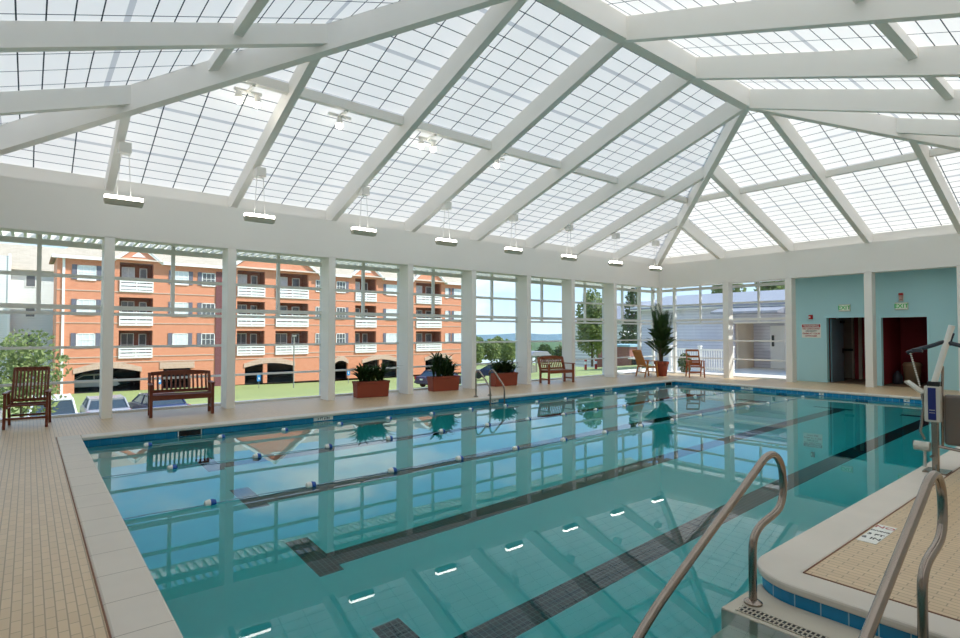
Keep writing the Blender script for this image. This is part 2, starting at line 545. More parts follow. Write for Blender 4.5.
# ------------------------------------------------------------------ pool basin
ZW, ZFL = -0.135, -1.22
ring = [(PX0, SY0), (PX0, PY1), (PX1, PY1), (PX1, PY0)] + tip + [(SX, SY0)]
def wall_ring(path, z0, z1, closed=True):
    mb = MB()
    n = len(path)
    vs = [(x, y, z0) for x, y in path] + [(x, y, z1) for x, y in path]
    mb.add(vs, [(i, (i + 1) % n, n + (i + 1) % n, n + i) for i in range(n if closed else n - 1)])
    return mb
bs = wall_ring(ring, ZFL, -0.30)
bs.add([(x, y, ZFL) for x, y in ring], [tuple(range(len(ring)))])
struct('pool_floor', bs, PLASTER)
b1 = MB()
b1.box(PX0, PX1, PY1, PY1 + .02, -.31, -.05)
struct('pool_wall', b1, TILE)
struct('pool_wall', MB().box(PX1, PX1 + .02, PY0, PY1, -.31, -.05), TILEY)
struct('pool_wall', MB().box(PX0 - .02, PX0, SY0, PY1, -.31, -.05), TILEY)
tw = wall_ring([(PX1, PY0)] + tip + [(SX, SY0), (PX0, SY0)], -.31, -.05, False)
struct('pool_wall', tw, TILEY)
# tiled lane lines on the pool floor
for i, Y in enumerate((3.2, 5.02, 7.03, 8.95)):
    lm = MB().box(2.28, 15.5, Y - .14, Y + .14, ZFL, ZFL + .006)
    lm.box(2.05, 2.28, Y - .25, Y + .61, ZFL, ZFL + .006)
    lm.box(15.5, 15.73, Y - .25, Y + .61, ZFL, ZFL + .006)
    struct('pool_floor_line', lm, LANE)
    struct('pool_wall_line', MB().box(PX1 - .012, PX1, Y - .14, Y + .14, -1.0, -.32), LANE)
# water body, closed volume
wr = [(PX0 - .004, SY0 - .004), (PX0 - .004, PY1 + .004), (PX1 + .004, PY1 + .004), (PX1 + .004, PY0 - .004)] + [(x + .003, y - .003) for x, y in tip] + [(SX + .004, SY0 - .004)]
wm = MB()
n = len(wr)
wm.add([(x, y, ZFL - .03) for x, y in wr] + [(x, y, ZW) for x, y in wr], [tuple(range(n)), tuple(range(2 * n - 1, n - 1, -1))] + [(i, n + i, n + (i + 1) % n, (i + 1) % n) for i in range(n)])
struct('water', wm, WATER)

# entry steps
st = thing('pool_steps', 'pale stone entry steps going down into the pool between the two handrails', 'steps', (0, 0, 0))
STEPM = paint('step_stone', rgb(200, 192, 176), 0.6, var=0.06)
for i, (x0, z) in enumerate(((3.42, -.128), (3.10, -.32), (2.78, -.53), (2.46, -.75))):
    obj('tread', MB().prism([(x0, SY0 + .01), (SX - .004, SY0 + .01)] + [(x - .004, y + .002) for x, y in reversed(tip) if y < 1.79] + [(x0, 1.79)], ZFL + .012, z) if i == 0 else MB().box(x0, x0 + .33, SY0 + .01, 1.74, ZFL + .012, z), STEPM, st, bevel=0.012)
    gr = MB().box(x0 + .035, x0 + .125, SY0 + .05, 1.70, z - .004, z + .003)
    g = obj('grating', gr, BLACK, st)
    gb = MB()
    y = SY0 + .05
    while y < 1.70:
        gb.box(x0 + .03, x0 + .13, y, y + .008, z, z + .006)
        y += .026
    for xx in (.03, .076, .121):
        gb.box(x0 + xx, x0 + xx + .009, SY0 + .05, 1.71, z, z + .006)
    obj('grating_bar', gb, STEPM, g)

# ------------------------------------------------------------------ columns, bulkhead, walls
for x in XCOL:
    struct('column', MB().box(x - .085, x + .085, YW, YW + .45, 0, ZB0 + .02), WHITE, bevel=.006)
struct('column', MB().box(XF, XF + .12, YW - .06, YW + .12, 0, ZB0 + .02), WHITE, bevel=.006)
for y in YC:
    struct('column', MB().box(XF, XF + .35, y - .1, y + .1, 0, ZB0 + .02), WHITE, bevel=.006)
bk = MB()
bk.box(XN - .3, XF + .4, YW, YW + .38, ZB0, ZB1)
struct('wall_left_bulkhead', bk, WALLW)
struct('wall_far_bulkhead', MB().box(XF, XF + .38, YR - .3, YW, ZB0, ZB1), WALLW)
struct('wall_right', MB().box(XN - .3, XG + .3, YR - .3, YR, 0, ZB1), WALLW)
struct('wall_near', MB().box(XN - .3, XN, YR, YG, 0, ZB1), WALLW)
struct('ceiling_soffit_left', MB().box(XN - .3, XG + .3, YW + .38, YG + .25, 3.62, 3.74), WALLW)
struct('ceiling_soffit_far', MB().box(XF + .38, XG + .3, YR - .3, YW + .38, 3.62, 3.74), WALLW)
# blue end wall with two openings
bw = MB()
BY1 = 7.92
for y0, y1, z0, z1 in ((6.89, BY1, 0, 3.64), (5.72, 6.89, 2.12, 3.64), (5.40, 5.72, 0, 3.64), (4.24, 5.40, 2.10, 3.64), (YR, 4.24, 0, 3.64)):
    bw.box(XG, XG + .16, y0, y1, z0, z1)
struct('wall_far', bw, BLUEW)
# rooms behind the two doorways
cr = MB()
cr.box(22.6, 22.7, 3.6, 7.5, 0, 2.6)
cr.box(XG + .16, 22.7, 3.5, 3.6, 0, 2.6)
cr.box(XG + .16, 22.7, 7.4, 7.5, 0, 2.6)
cr.box(XG + .16, 22.7, 5.48, 5.58, 0, 2.6)
struct('wall_corridor', cr, MAROON)
struct('floor_corridor', MB().box(XG + .05, 22.7, 3.5, 7.5, -.2, 0), CARPET)
struct('ceiling_corridor', MB().box(XG + .16, 22.7, 3.5, 7.5, 2.55, 2.65), DARKIN)
# door casings
for i, (y0, y1, z) in enumerate(((5.72, 6.89, 2.12), (4.24, 5.40, 2.10))):
    c = MB()
    c.box(XG - .02, XG + .18, y1 - .02, y1 + .03, 0, z + .03)
    c.box(XG - .02, XG + .18, y0 - .03, y0 + .02, 0, z + .03)
    c.box(XG - .02, XG + .18, y0 + .02, y1 - .02, z - .02, z + .03)
    struct('trim_%d' % (6 + i), c, BLUEW)
# open door leaf in the first doorway
d1 = thing('corridor_door', 'blue grey door leaf standing open inside the left of the two doorways', 'door', (XG + .17, 6.83, 0), math.radians(-3))
d1['kind'] = 'structure'
obj('leaf', MB().box(0, 0.92, -.045, 0, .01, 2.07), DOORP, d1)
h = MB().cbox((.84, -.055, 1.02), (.05, .02, .16))
h.tube([(.84, -.06, 1.04), (.84, -.11, 1.04), (.72, -.11, 1.04)], .011, 8)
obj('handle', h, BLACK, d1)
obj('door_closer', MB().cbox((.78, -.07, 1.98), (.26, .05, .07)), BLACK, d1)
# inner glazed doors with push bar at the back of the corridor
d2 = thing('inner_door', 'pale framed inner door with a black push bar seen through the left doorway', 'door', (22.5, 6.93, 0))
d2['kind'] = 'structure'
PALE = paint('pale_door_paint', rgb(206, 198, 184), 0.5)
obj('door_frame', MB().box(0, .08, -.36, -.26, 0, 2.2).box(0, .08, -.12, -.06, 0, 2.2).box(0, .08, .34, .42, 0, 2.2), PALE, d2)
obj('leaf', MB().box(.02, .06, -.06, .34, .02, 2.15), paint('grey_door_leaf', rgb(150, 140, 130), 0.5), d2)
obj('push_bar', MB().box(-.06, .0, -.10, .36, .98, 1.06), BLACK, d2)
# bin and floor fan seen through the second doorway
tb = thing('waste_bin', 'tan lidded bin in the dark room behind the right doorway', 'bin', (21.6, 4.95, 0))
obj('body', MB().lathe([(.18, 0), (.2, .02), (.24, .56), (.235, .58)], 18), paint('tan_plastic', rgb(150, 122, 92), .6), tb, smooth=True)
obj('lid', MB().lathe([(.25, .58), (.25, .62), (.2, .68), (.05, .70)], 18), paint('tan_lid', rgb(168, 140, 108), .6), tb, smooth=True)
fb = thing('black_bag', 'small black bag on the floor beside the tan bin', 'bag', (21.3, 5.26, 0))
obj('body', MB().lathe([(.1, 0), (.14, .05), (.13, .25), (.06, .38), (.02, .42)], 12), DARKP, fb, smooth=True)
obj('tie', MB().lathe([(.045, .365), (.05, .38), (.045, .395)], 10), LTGREY, fb)

# ------------------------------------------------------------------ window walls
def transom_set():
    return ((3.33, .10, .10), (2.713, .065, .08), (2.11, .085, .10), (1.985, .06, .08), (1.326, .05, .08), (.65, .045, .07), (.02, .04, .12))
wn = 0
def window_bay(along, c0, c1, fixed, sgn=1, mull=True):
    """A glazed bay between c0 and c1; along 'X' on the window wall, 'Y' on the far end."""
    global wn
    wn += 1
    def bx(mb, a0, a1, d0, d1, z0, z1):
        if along == 'X':
            mb.box(a0, a1, fixed + d0, fixed + d1, z0, z1)
        else:
            mb.box(fixed + d0, fixed + d1, a0, a1, z0, z1)
        return mb
    fr = MB()
    bx(fr, c0, c0 + .05, -.06, .06, 0, 3.62)
    bx(fr, c1 - .05, c1, -.06, .06, 0, 3.62)
    root = struct('window_%d' % wn, fr, FRAME)
    for z, h, d in transom_set():
        obj('transom', bx(MB(), c0 + .05, c1 - .05, -d / 2, d / 2, z - h / 2, z + h / 2), FRAME, root)
    if mull:
        m = (c0 + c1) / 2
        obj('mullion', bx(MB(), m - .035, m + .035, -.036, .036, 2.0151, 3.62), FRAME, root)
    obj('pane', bx(MB(), c0 + .02, c1 - .02, .012, .018, .1, 3.62), GLASS, root)
for k in range(len(XC) - 1):
    window_bay('X', XC[k] + .1, XC[k + 1] + .1, YG)
window_bay('X', XC[-1] + .1, XG, YG, mull=False)
for y0, y1, mu in ((7.92, 10.13, True), (10.13, 12.35, True), (12.35, YG, False)):
    window_bay('Y', y0, y1, XG, mull=mu)
# slatted sunshade under the outer eaves
ss = MB()
x = XN
while x < XG + .2:
    ss.box(x, x + .05, YG + .16, YG + 1.35, 3.57, 3.69)
    x += .19
ss.box(XN, XG + .3, YG + 1.30, YG + 1.38, 3.55, 3.75)
struct('roof_sunshade_left', ss, WHITE)
ss = MB()
y = YR
while y < YG + .2:
    ss.box(XG + .16, XG + 1.35, y, y + .05, 3.57, 3.69)
    y += .19
ss.box(XG + 1.30, XG + 1.38, YR, YG + .3, 3.55, 3.75)
struct('roof_sunshade_far', ss, WHITE)

# ------------------------------------------------------------------ roof frame
OV = 0.36
for x in XC[1:]:
    if RX0 - .1 <= x <= RX1 + .1:
        y1 = RY
    elif x < RX0:
        y1 = hip_y_near(x)
    else:
        y1 = hip_y_far(x)
    if y1 > EY1 - .3:
        continue
    k = 0 if y1 == RY else JK
    struct('ceiling_rafter', MB().beam((x, EY1 + OV, zl(EY1 + OV) + k * .5), (x, y1, zl(y1) + k), .13, RD - k), WHITE)
    yr = EY0 + (EY1 - y1)
    struct('ceiling_rafter', MB().beam((x, EY0 - OV, zr(EY0 - OV) + k), (x, yr, zr(yr) + k), .13, RD - k), WHITE)
for y in YC + [10.05]:
    if y in (9.82,):
        continue
    fy = min(EY1 - y, y - EY0) / (EY1 - RY)
    xf = EX1 - fy * (EX1 - RX1)
    struct('ceiling_rafter', MB().beam((EX1 + OV, y, zf(EX1 + OV)), (xf, y, zf(xf)), .13, RD), WHITE)

for y in (10.2, 7.93, 5.75, 3.5, 1.3):
    fy = min(EY1 - y, y - EY0) / (EY1 - RY)
    xn = EX0 + fy * (RX0 - EX0)
    k = 0.12
    struct('ceiling_rafter', MB().beam((EX0 - OV, y, zn(EX0 - OV) + k), (xn, y, zn(xn) + k), .13, RD - k), WHITE)
def hip(cx, cy, ax):
    a = Vector((ax, RY, RZ))
    c = Vector((cx, cy, ZB1))
    e = c + (c - a).normalized() * .5
    struct('ceiling_hip_rafter', MB().beam(e, a, .15, RD + .02), WHITE)
hip(EX0, EY1, RX0); hip(EX1, EY1, RX1); hip(EX0, EY0, RX0); hip(EX1, EY0, RX1)
struct('ceiling_ridge_beam', MB().box(RX0 - .12, RX1 + .12, RY - .1, RY + .1, RZ - .01, RZ + .42), WHITE)
# purlins half way up every slope
t_p = (EY1 - 9.27) / (EY1 - RY)
zp = ZB1 + t_p * (RZ - ZB1)
pyl, pyr = EY1 - t_p * (EY1 - RY), EY0 + t_p * (RY - EY0)
pxn, pxf = EX0 + t_p * (RX0 - EX0), EX1 - t_p * (EX1 - RX1)
for y in (pyl, pyr):
    xs = [pxn] + [x for x in XC if pxn + .2 < x < pxf - .2] + [pxf]
    for a, b in zip(xs[:-1], xs[1:]):
        struct('ceiling_purlin', MB().box(a, b, y - .06, y + .06, zp + .24, zp + .40), WHITE)
for x in (pxn, pxf):
    ys = [pyr] + sorted(y for y in YC[1:] + [10.05] if pyr + .2 < y < pyl - .2) + [pyl]
    for a, b in zip(ys[:-1], ys[1:]):
        struct('ceiling_purlin', MB().box(x - .06, x + .06, a, b, zp + .24, zp + .40), WHITE)
# eave fascia between wall top and glazing
eo = OV - .04
struct('trim_8', MB().box(EX0 - OV, EX1 + OV, EY1 + eo, EY1 + eo + .06, ZB1 - .1, ZB1 + .30), WHITE)
struct('trim_9', MB().box(EX0 - OV, EX1 + OV, EY0 - eo - .06, EY0 - eo, ZB1 - .1, ZB1 + .30), WHITE)
struct('trim_10', MB().box(EX1 + eo, EX1 + eo + .06, EY0 - OV, EY1 + OV, ZB1 - .1, ZB1 + .30), WHITE)
struct('trim_11', MB().box(EX0 - eo - .06, EX0 - eo, EY0 - OV, EY1 + OV, ZB1 - .1, ZB1 + .30), WHITE)
# translucent glazing of the four slopes
G = RD + .005
ox, oy = OV + .06, OV + .06
dz = oy * SLO
A, B = (RX0, RY, RZ + G), (RX1, RY, RZ + G)
c00, c10 = (EX0 - ox, EY0 - oy, ZB1 - dz + G), (EX1 + ox, EY0 - oy, ZB1 - dz + G)
c01, c11 = (EX0 - ox, EY1 + oy, ZB1 - dz + G), (EX1 + ox, EY1 + oy, ZB1 - dz + G)
CS = math.hypot(1, SLO)
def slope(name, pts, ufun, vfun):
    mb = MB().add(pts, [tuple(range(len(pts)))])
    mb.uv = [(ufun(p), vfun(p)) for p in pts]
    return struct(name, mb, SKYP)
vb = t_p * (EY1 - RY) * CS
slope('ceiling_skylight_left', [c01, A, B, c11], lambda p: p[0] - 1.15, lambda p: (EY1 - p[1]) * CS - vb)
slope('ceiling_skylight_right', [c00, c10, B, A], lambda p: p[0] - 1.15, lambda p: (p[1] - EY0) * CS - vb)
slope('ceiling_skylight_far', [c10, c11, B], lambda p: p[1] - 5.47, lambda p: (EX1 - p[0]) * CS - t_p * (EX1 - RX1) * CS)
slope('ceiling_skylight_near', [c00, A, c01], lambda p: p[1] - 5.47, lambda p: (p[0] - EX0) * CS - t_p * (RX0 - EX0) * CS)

# ------------------------------------------------------------------ pendant lights
ORD = ['first', 'second', 'third', 'fourth', 'fifth', 'sixth', 'seventh', 'eighth']
def pendant():
    t = thing('pendant_light', '', 'light', (0, 0, 0), 0, 'pendant lights along the window side')
    hs = MB()
    hs.add([(-.27, -.06, -.085), (.27, -.06, -.085), (.27, .06, -.085), (-.27, .06, -.085), (-.29, -.08, 0), (.29, -.08, 0), (.29, .08, 0), (-.29, .08, 0)],
           [(3, 2, 1, 0), (4, 5, 6, 7), (0, 1, 5, 4), (1, 2, 6, 5), (2, 3, 7, 6), (3, 0, 4, 7)])
    obj('housing', hs, HOUSE, t, bevel=.006)
    obj('lamp_tube', MB().box(-.28, .28, -.06, .06, .001, .065), TUBE, t, bevel=.015)
    for x in (-.1, .1):
        obj('hanging_rod', MB().tube([(x, 0, .07), (x * .7, 0, .62), (x * .6, 0, .86)], .006, 6), WHITE, t)
    obj('mounting_box', MB().box(-.09, .09, -.1, .1, .80, .98), WHITE, t, bevel=.01)
    return t
p0 = pendant()
plab = ['white pendant light over the pool, nearest to the camera, left end of the row',
        'white pendant light above the brown slatted bench, second from the near end of the row',
        'white pendant light in the window row, third from the near end',
        'white pendant light in the window row, fourth from the near end',
        'white pendant light in the window row, fifth, in front of the sky windows',
        'white pendant light in the window row, third from the far corner',
        'white pendant light in the window row, next to last before the far corner',
        'white pendant light in the window row, nearest to the far corner and palm']
for i in range(8):
    x = 1.15 + 2.25 * i
    loc = (x + .08, 11.1, 3.86)
    if i == 0:
        p0.location = loc
        p0['label'] = plab[0]
    else:
        dup(p0, loc, 0, plab[i])
# small bracket spots under the purlins
def flood(n2):
    t = thing('spotlight', '', 'spotlight', (0, 0, 0), 0, 'bright spotlights under the window side purlin')
    xs = (-.15, .15) if n2 else (0,)
    obj('mounting_bar', MB().box(-.22, .22, -.03, .03, .16, .20).box(-.03, .03, -.30, -.03, .165, .195), WHITE, t)
    for x in xs:
        obj('lamp_body', MB().lathe([(.03, .16), (.05, .12), (.062, .03)], 12, (x, 0, 0)), WHITE, t, smooth=True)
        obj('bulb', MB().sphere((x, 0, 0), .062), BULB, t, smooth=True)
    return t
f2, f1 = flood(True), flood(False)
zf_ = zl(9.57) + .05
f2.location = (2.79, 9.57, zf_ + .1); f2['label'] = 'pair of bright spotlights under the purlin between the first two rafters on the left'
f1.location = (4.43, 9.57, zf_ + .1); f1['label'] = 'single bright spotlight under the purlin, second lit fixture from the left'
dup(f2, (6.38, 9.57, zf_ + .1), 0, 'pair of bright spotlights under the purlin left of the ceiling centre')
dup(f1, (8.3, 9.57, zf_ + .1), 0, 'single bright spotlight under the purlin, rightmost of the lit fixtures')

# ------------------------------------------------------------------ things on the blue wall
def wall_thing(name, label, cat, y, z, group=None):
    return thing(name, label, cat, (XG, y, z), 0, group)
def wallM(y, z, x=-.02):
    return frameM((x, y, z), (0, -1, 0), (0, 0, 1))
ws = wall_thing('warning_sign', 'white pool warning sign with red lettering on the blue wall', 'sign', 7.33, 1.68)
obj('board', MB().box(-.015, -.001, -.29, .29, -.23, .23), WHITEP, ws)
obj('header_panel', MB().box(-.018, -.015, -.275, .275, .12, .215), REDP, ws)
text('lettering', 'WARNING', .098, WHITEP, ws, wallM(0, .165), bold=.002)
for i, l in enumerate(('NO LIFEGUARD', 'ON DUTY', 'SWIM AT YOUR', 'OWN RISK')):
    text('lettering', l, .074, REDP if i != 1 else BLACK, ws, wallM(0, .07 - i * .08, -.0155), bold=.002)
fa = wall_thing('fire_alarm', 'small red fire alarm box above the pool warning sign', 'alarm', 7.33, 2.14)
obj('body', MB().box(-.06, -.001, -.06, .06, -.07, .07), REDP, fa, bevel=.008)
obj('strobe_lens', MB().box(-.085, -.06, .0, .045, -.03, .03), WHITEP, fa)
def exit_sign(y, z, label):
    t = wall_thing('exit_sign', label, 'sign', y, z, 'green exit signs')
    obj('housing', MB().box(-.06, -.001, -.16, .16, -.11, .11), LTGREY, t, bevel=.006)
    obj('face_plate', MB().box(-.064, -.06, -.14, .14, -.085, .09), WHITEP, t)
    text('lettering', 'EXIT', .17, GREENP, t, wallM(0, 0, -.0655), bold=.003)
    return t
exit_sign(6.34, 2.41, 'exit sign over the left of the two doorways')
exit_sign(4.85, 2.41, 'exit sign over the right doorway, below the red and white strobe')
el = wall_thing('emergency_strobe', 'small red and white strobe on the blue wall above an exit sign', 'strobe', 4.86, 2.68)
obj('base_plate', MB().box(-.04, -.001, -.06, .06, -.13, .13), LTGREY, el, bevel=.006)
obj('strobe_lens', MB().box(-.09, -.04, -.045, .045, -.08, .03), paint('pinkish_lens', rgb(190, 150, 140), .3), el, bevel=.01)
obj('horn', MB().box(-.075, -.04, -.05, .05, .05, .12), REDP, el)

# ------------------------------------------------------------------ depth markers, skimmers, deck sign
def marker(name, label, loc, w, rot, body, h=.068):
    t = thing(name, label, 'depth marker', loc, rot)
    obj('tile', MB().box(-w / 2, w / 2, -.006, 0, -h, 0), WHITEP, t)
    text('lettering', body, h * .95, BLACK, t, frameM((0, -.0065, -h / 2), (1, 0, 0), (0, 0, 1)), bold=.001)
marker('depth_marker', 'white depth tile on the window side pool wall, near the skimmer end', (4.56, PY1, -.053), .40, 0, '3 FT 6 IN')
marker('depth_marker', 'white depth tile beside the stainless pool ladder', (9.0, PY1, -.053), .30, 0, '4 FT')
marker('depth_marker', 'white depth tile on the window side pool wall, nearest the far corner', (13.54, PY1, -.053), .34, 0, '4 FT 6')
marker('depth_marker', 'white depth tile on the far end pool wall, under the white door outside', (PX1, 8.04, -.053), .36, -PI / 2, '3 FT 6')
marker('depth_marker', 'small white tile on the far end pool wall below the warning sign', (PX1, 5.98, -.053), .12, -PI / 2, 'o')
marker('depth_marker', 'small white tile on the far end pool wall beside the pool lift', (PX1, 4.05, -.053), .12, -PI / 2, 'o')
def skimmer(label, loc, w, rot):
    t = thing('skimmer_mouth', label, 'skimmer', loc, rot)
    obj('opening', MB().box(-w / 2, w / 2, -.007, 0, -.12, -.002), BLACK, t)
    obj('surround', MB().box(-w / 2 - .015, -w / 2, -.011, 0, -.13, .0).box(w / 2, w / 2 + .015, -.011, 0, -.13, .0).box(-w / 2, w / 2, -.011, 0, -.132, -.12), WHITEP, t)
skimmer('dark skimmer mouth in the blue tile band below the slatted bench', (2.17, PY1, -.052), .34, 0)
skimmer('dark skimmer mouth in the blue tile band at the far corner of the pool', (16.75, PY1, -.052), .36, 0)
ds = thing('deck_sign', 'white no diving tile set in the beige deck beside the pool edge', 'sign', (5.27, 1.455, 0.0005))
obj('tile', MB().box(-.27, .27, -.065, .065, -.01, .004), WHITEP, ds)
dm = lambda x, y: frameM((x, y, .0045), (0, -1, 0), (1, 0, 0))
for x, l, s, m_ in ((.2, 'NO', .085, REDP), (.075, 'DIVING', .038, BLACK), (-.04, '3 FT', .06, BLACK), (-.15, '6 IN', .07, BLACK)):
    text('lettering', l, s, m_, ds, dm(x, 0), bold=.0012)

# ------------------------------------------------------------------ lane ropes
FLW, FLB = WHITEP, paint('blue_float', rgb(24, 84, 170), .35)
def lane_rope(Y, label):
    t = thing('lane_rope', label, 'lane rope', (0, Y, ZW), 0, 'floating lane ropes')
    rp = MB()
    pts = [(PX0 + .01 + i * (PX1 - PX0 - .02) / 60, 0, .008 + .005 * math.sin(i * 1.7)) for i in range(61)]
    rp.tube(pts, .005, 6)
    obj('rope', rp, paint('blue_white_rope', rgb(150, 176, 196), .6), t, smooth=True)
    x = 1.46
    src = None
    while x < PX1 - .2:
        if src is None:
            src = obj('float', MB().lathe([(.010, -.06), (.032, -.05), (.042, -.016), (.042, .0)], 12), FLW, t, smooth=True)
            b = obj('float_end', MB().lathe([(.042, .0), (.042, .016), (.032, .05), (.010, .06)], 12), FLB, src, smooth=True)
            src.location = (x, 0, .012)
            src.rotation_euler = (0, PI / 2, 0)
        else:
            c = src.copy(); COL.objects.link(c); c.parent = t; c.location = (x, 0, .012)
            d = b.copy(); COL.objects.link(d); d.parent = c
        x += 1.055
lane_rope(9.88, 'lane rope with white and blue floats nearest the window side pool wall')
lane_rope(8.03, 'middle one of the three lane ropes with white and blue floats')
lane_rope(6.12, 'lane rope with white and blue floats farthest from the windows')

# ------------------------------------------------------------------ furniture
def garden_bench(wood_m, label, loc, rotz, group='slatted garden benches'):
    """Front faces -y in local space."""
    t = thing('garden_bench', label, 'bench', loc, rotz, group)
    W, D = 1.12, .46
    for sx in (-1, 1):
        x = sx * (W / 2 - .03)
        obj('leg', MB().bar((x, -D / 2 + .03, 0), (x, -D / 2 + .03, .60), .055, .055), wood_m, t)
        rl = MB().bar((x, D / 2 - .03, 0), (x, D / 2 - .03, .42), .055, .055)
        rl.bar((x, D / 2 - .03, .40), (x, D / 2 + .09, .82), .055, .05)
        obj('leg', rl, wood_m, t)
        am = MB().cbox((x, -.0, .615), (.07, D + .08, .028))
        obj('armrest', am, wood_m, t, bevel=.006)
        obj('stretcher', MB().bar((x, -D / 2 + .05, .14), (x, D / 2 - .05, .14), .03, .045), wood_m, t)
    se = MB()
    for i in range(5):
        y = -D / 2 + .04 + i * .095
        se.cbox((0, y, .405), (W - .02, .08, .022))
    se.box(-W / 2 + .05, W / 2 - .05, -D / 2 + .01, -D / 2 + .035, .32, .394)
    se.box(-W / 2 + .05, W / 2 - .05, D / 2 - .045, D / 2 - .02, .32, .394)
    obj('seat', se, wood_m, t)
    bk = MB()
    bk.bar((-W / 2 + .05, D / 2 + .085, .80), (W / 2 - .05, D / 2 + .085, .80), .03, .07)
    bk.bar((-W / 2 + .05, D / 2 - .012, .455), (W / 2 - .05, D / 2 - .012, .455), .03, .06)
    ns = 13
    for i in range(ns):
        x = -W / 2 + .09 + i * (W - .18) / (ns - 1)
        bk.bar((x, D / 2 - .01, .46), (x, D / 2 + .083, .78), .036, .016, up=(0, 1, 0))
    # gently arched crest
    cr = [(-W / 2 + .05, .83)] + [(-W / 2 + .05 + i * (W - .1) / 12, .832 + .03 * math.sin(PI * i / 12)) for i in range(13)] + [(W / 2 - .05, .83)]
    bk.prismY(cr, D / 2 + .075, D / 2 + .1)
    obj('backrest', bk, wood_m, t)
    return t
garden_bench(TEAKD, 'dark red wooden slatted bench by the window wall, near the left end', (2.37, 12.24, 0), math.radians(-5))
garden_bench(TEAKM, 'brown wooden slatted bench between the far columns, right of the third planter', (13.31, 12.38, 0), math.radians(-4))

def deck_chair(wood_m, label, loc, rotz, W=.56, slats='v', H=.98, group='wooden garden chairs'):
    """Front faces -y."""
    t = thing('deck_chair', label, 'chair', loc, rotz, group)
    D = .54
    hb = .36
    for sx in (-1, 1):
        x = sx * (W / 2 - .02)
        obj('leg', MB().bar((x, -D / 2, 0), (x, -D / 2 + .06, .58), .04, .045), wood_m, t)
        obj('leg', MB().bar((x, D / 2 + .04, 0), (x, D / 2 - .12, .58), .04, .045), wood_m, t)
        obj('armrest', MB().cbox((x, 0, .595), (.06, D + .06, .025)), wood_m, t, bevel=.005)
    for y in (-D / 2 + .02, D / 2):
        obj('stretcher', MB().bar((-W / 2, y, .17), (W / 2, y, .17), .03, .035), wood_m, t)
    se = MB()
    for i in range(6):
        y = -D / 2 + .05 + i * .082
        se.cbox((0, y, .385 - .02 * math.sin(PI * i / 5)), (W - .09, .068, .02))
    se.bar((-W / 2 + .05, -D / 2 + .03, .36), (-W / 2 + .05, D / 2 - .05, .36), .025, .05)
    se.bar((W / 2 - .05, -D / 2 + .03, .36), (W / 2 - .05, D / 2 - .05, .36), .025, .05)
    obj('seat', se, wood_m, t)
    bk = MB()
    b0, b1 = Vector((0, D / 2 - .05, .40)), Vector((0, D / 2 + .20, H))
    for sx in (-1, 1):
        o = Vector((sx * (W / 2 - .06), 0, 0))
        bk.bar(b0 + o, b1 + o, .035, .04)
    o = Vector((W / 2 - .06, 0, 0))
    for f, h in ((.97, .075), (.06, .05)):
        p = b0.lerp(b1, f)
        bk.bar(p - o, p + o, .022, h)
    if slats == 'v':
        for i in range(9):
            x = -W / 2 + .1 + i * (W - .2) / 8
            bk.bar(b0.lerp(b1, .07) + Vector((x, 0, 0)), b0.lerp(b1, .95) + Vector((x, 0, 0)), .028, .014, up=(0, 1, 0))
    elif slats == 'h':
        for f in (.16, .30, .58):
            p = b0.lerp(b1, f)
            bk.bar(p - o, p + o, .02, .07)
    else:
        for i in range(6):
            x = -W / 2 + .1 + i * (W - .2) / 5
            bk.bar(b0.lerp(b1, .07) + Vector((x, 0, 0)), b0.lerp(b1, .95) + Vector((x, 0, 0)), .062, .014, up=(0, 1, 0))
    obj('backrest', bk, wood_m, t)
    return t
deck_chair(TEAKD, 'dark red wooden slatted armchair at the left edge by the windows', (.02, 12.36, 0), math.radians(-6), W=.6)
deck_chair(TEAKL, 'honey coloured wooden armchair left of the potted palm', (17.75, 12.0, 0), math.radians(72), slats='w')
deck_chair(wood('orange_teak', rgb(140, 74, 34), rgb(186, 108, 56)), 'honey coloured wooden armchair right of the potted palm before the white fence', (18.95, 10.78, 0), math.radians(-48), slats='h')

# ------------------------------------------------------------------ plants
def blade(mb, base, az, length, lean, width, r):
    """A bent leaf strip with a fold."""
    dr = Vector((math.cos(az), math.sin(az), 0))
    sd = Vector((-dr.y, dr.x, 0))
    vs, n = [], 4
    for i in range(n + 1):
        f = i / n
        p = Vector(base) + dr * (length * lean * f * (0.5 + .5 * f)) + Vector((0, 0, length * (f - .42 * lean * f * f)))
        w = width * (1 - f) ** .6 * (.5 + f * .9 if f < .5 else 1)
        vs += [p - sd * w, p + Vector((0, 0, -w * .3)), p + sd * w]
    fs = []
    for i in range(n):
        a = i * 3
        fs += [(a, a + 1, a + 4, a + 3), (a + 1, a + 2, a + 5, a + 4)]
    mb.add(vs, fs)
def leafy_stem(mb, sm, base, h, r, nl, ll):
    top = Vector(base) + Vector((r.uniform(-.13, .13), r.uniform(-.10, .10), h))
    sm.tube([base, Vector(base).lerp(top, .5) + Vector((r.uniform(-.02, .02), 0, 0)), top], [.009, .007, .004], 5)
    for i in range(nl):
        f = .04 + .96 * i / nl
        blade(mb, Vector(base).lerp(top, f), r.uniform(0, 2 * PI), ll * r.uniform(.7, 1.15), r.uniform(.55, 1.35), ll * .13, r)
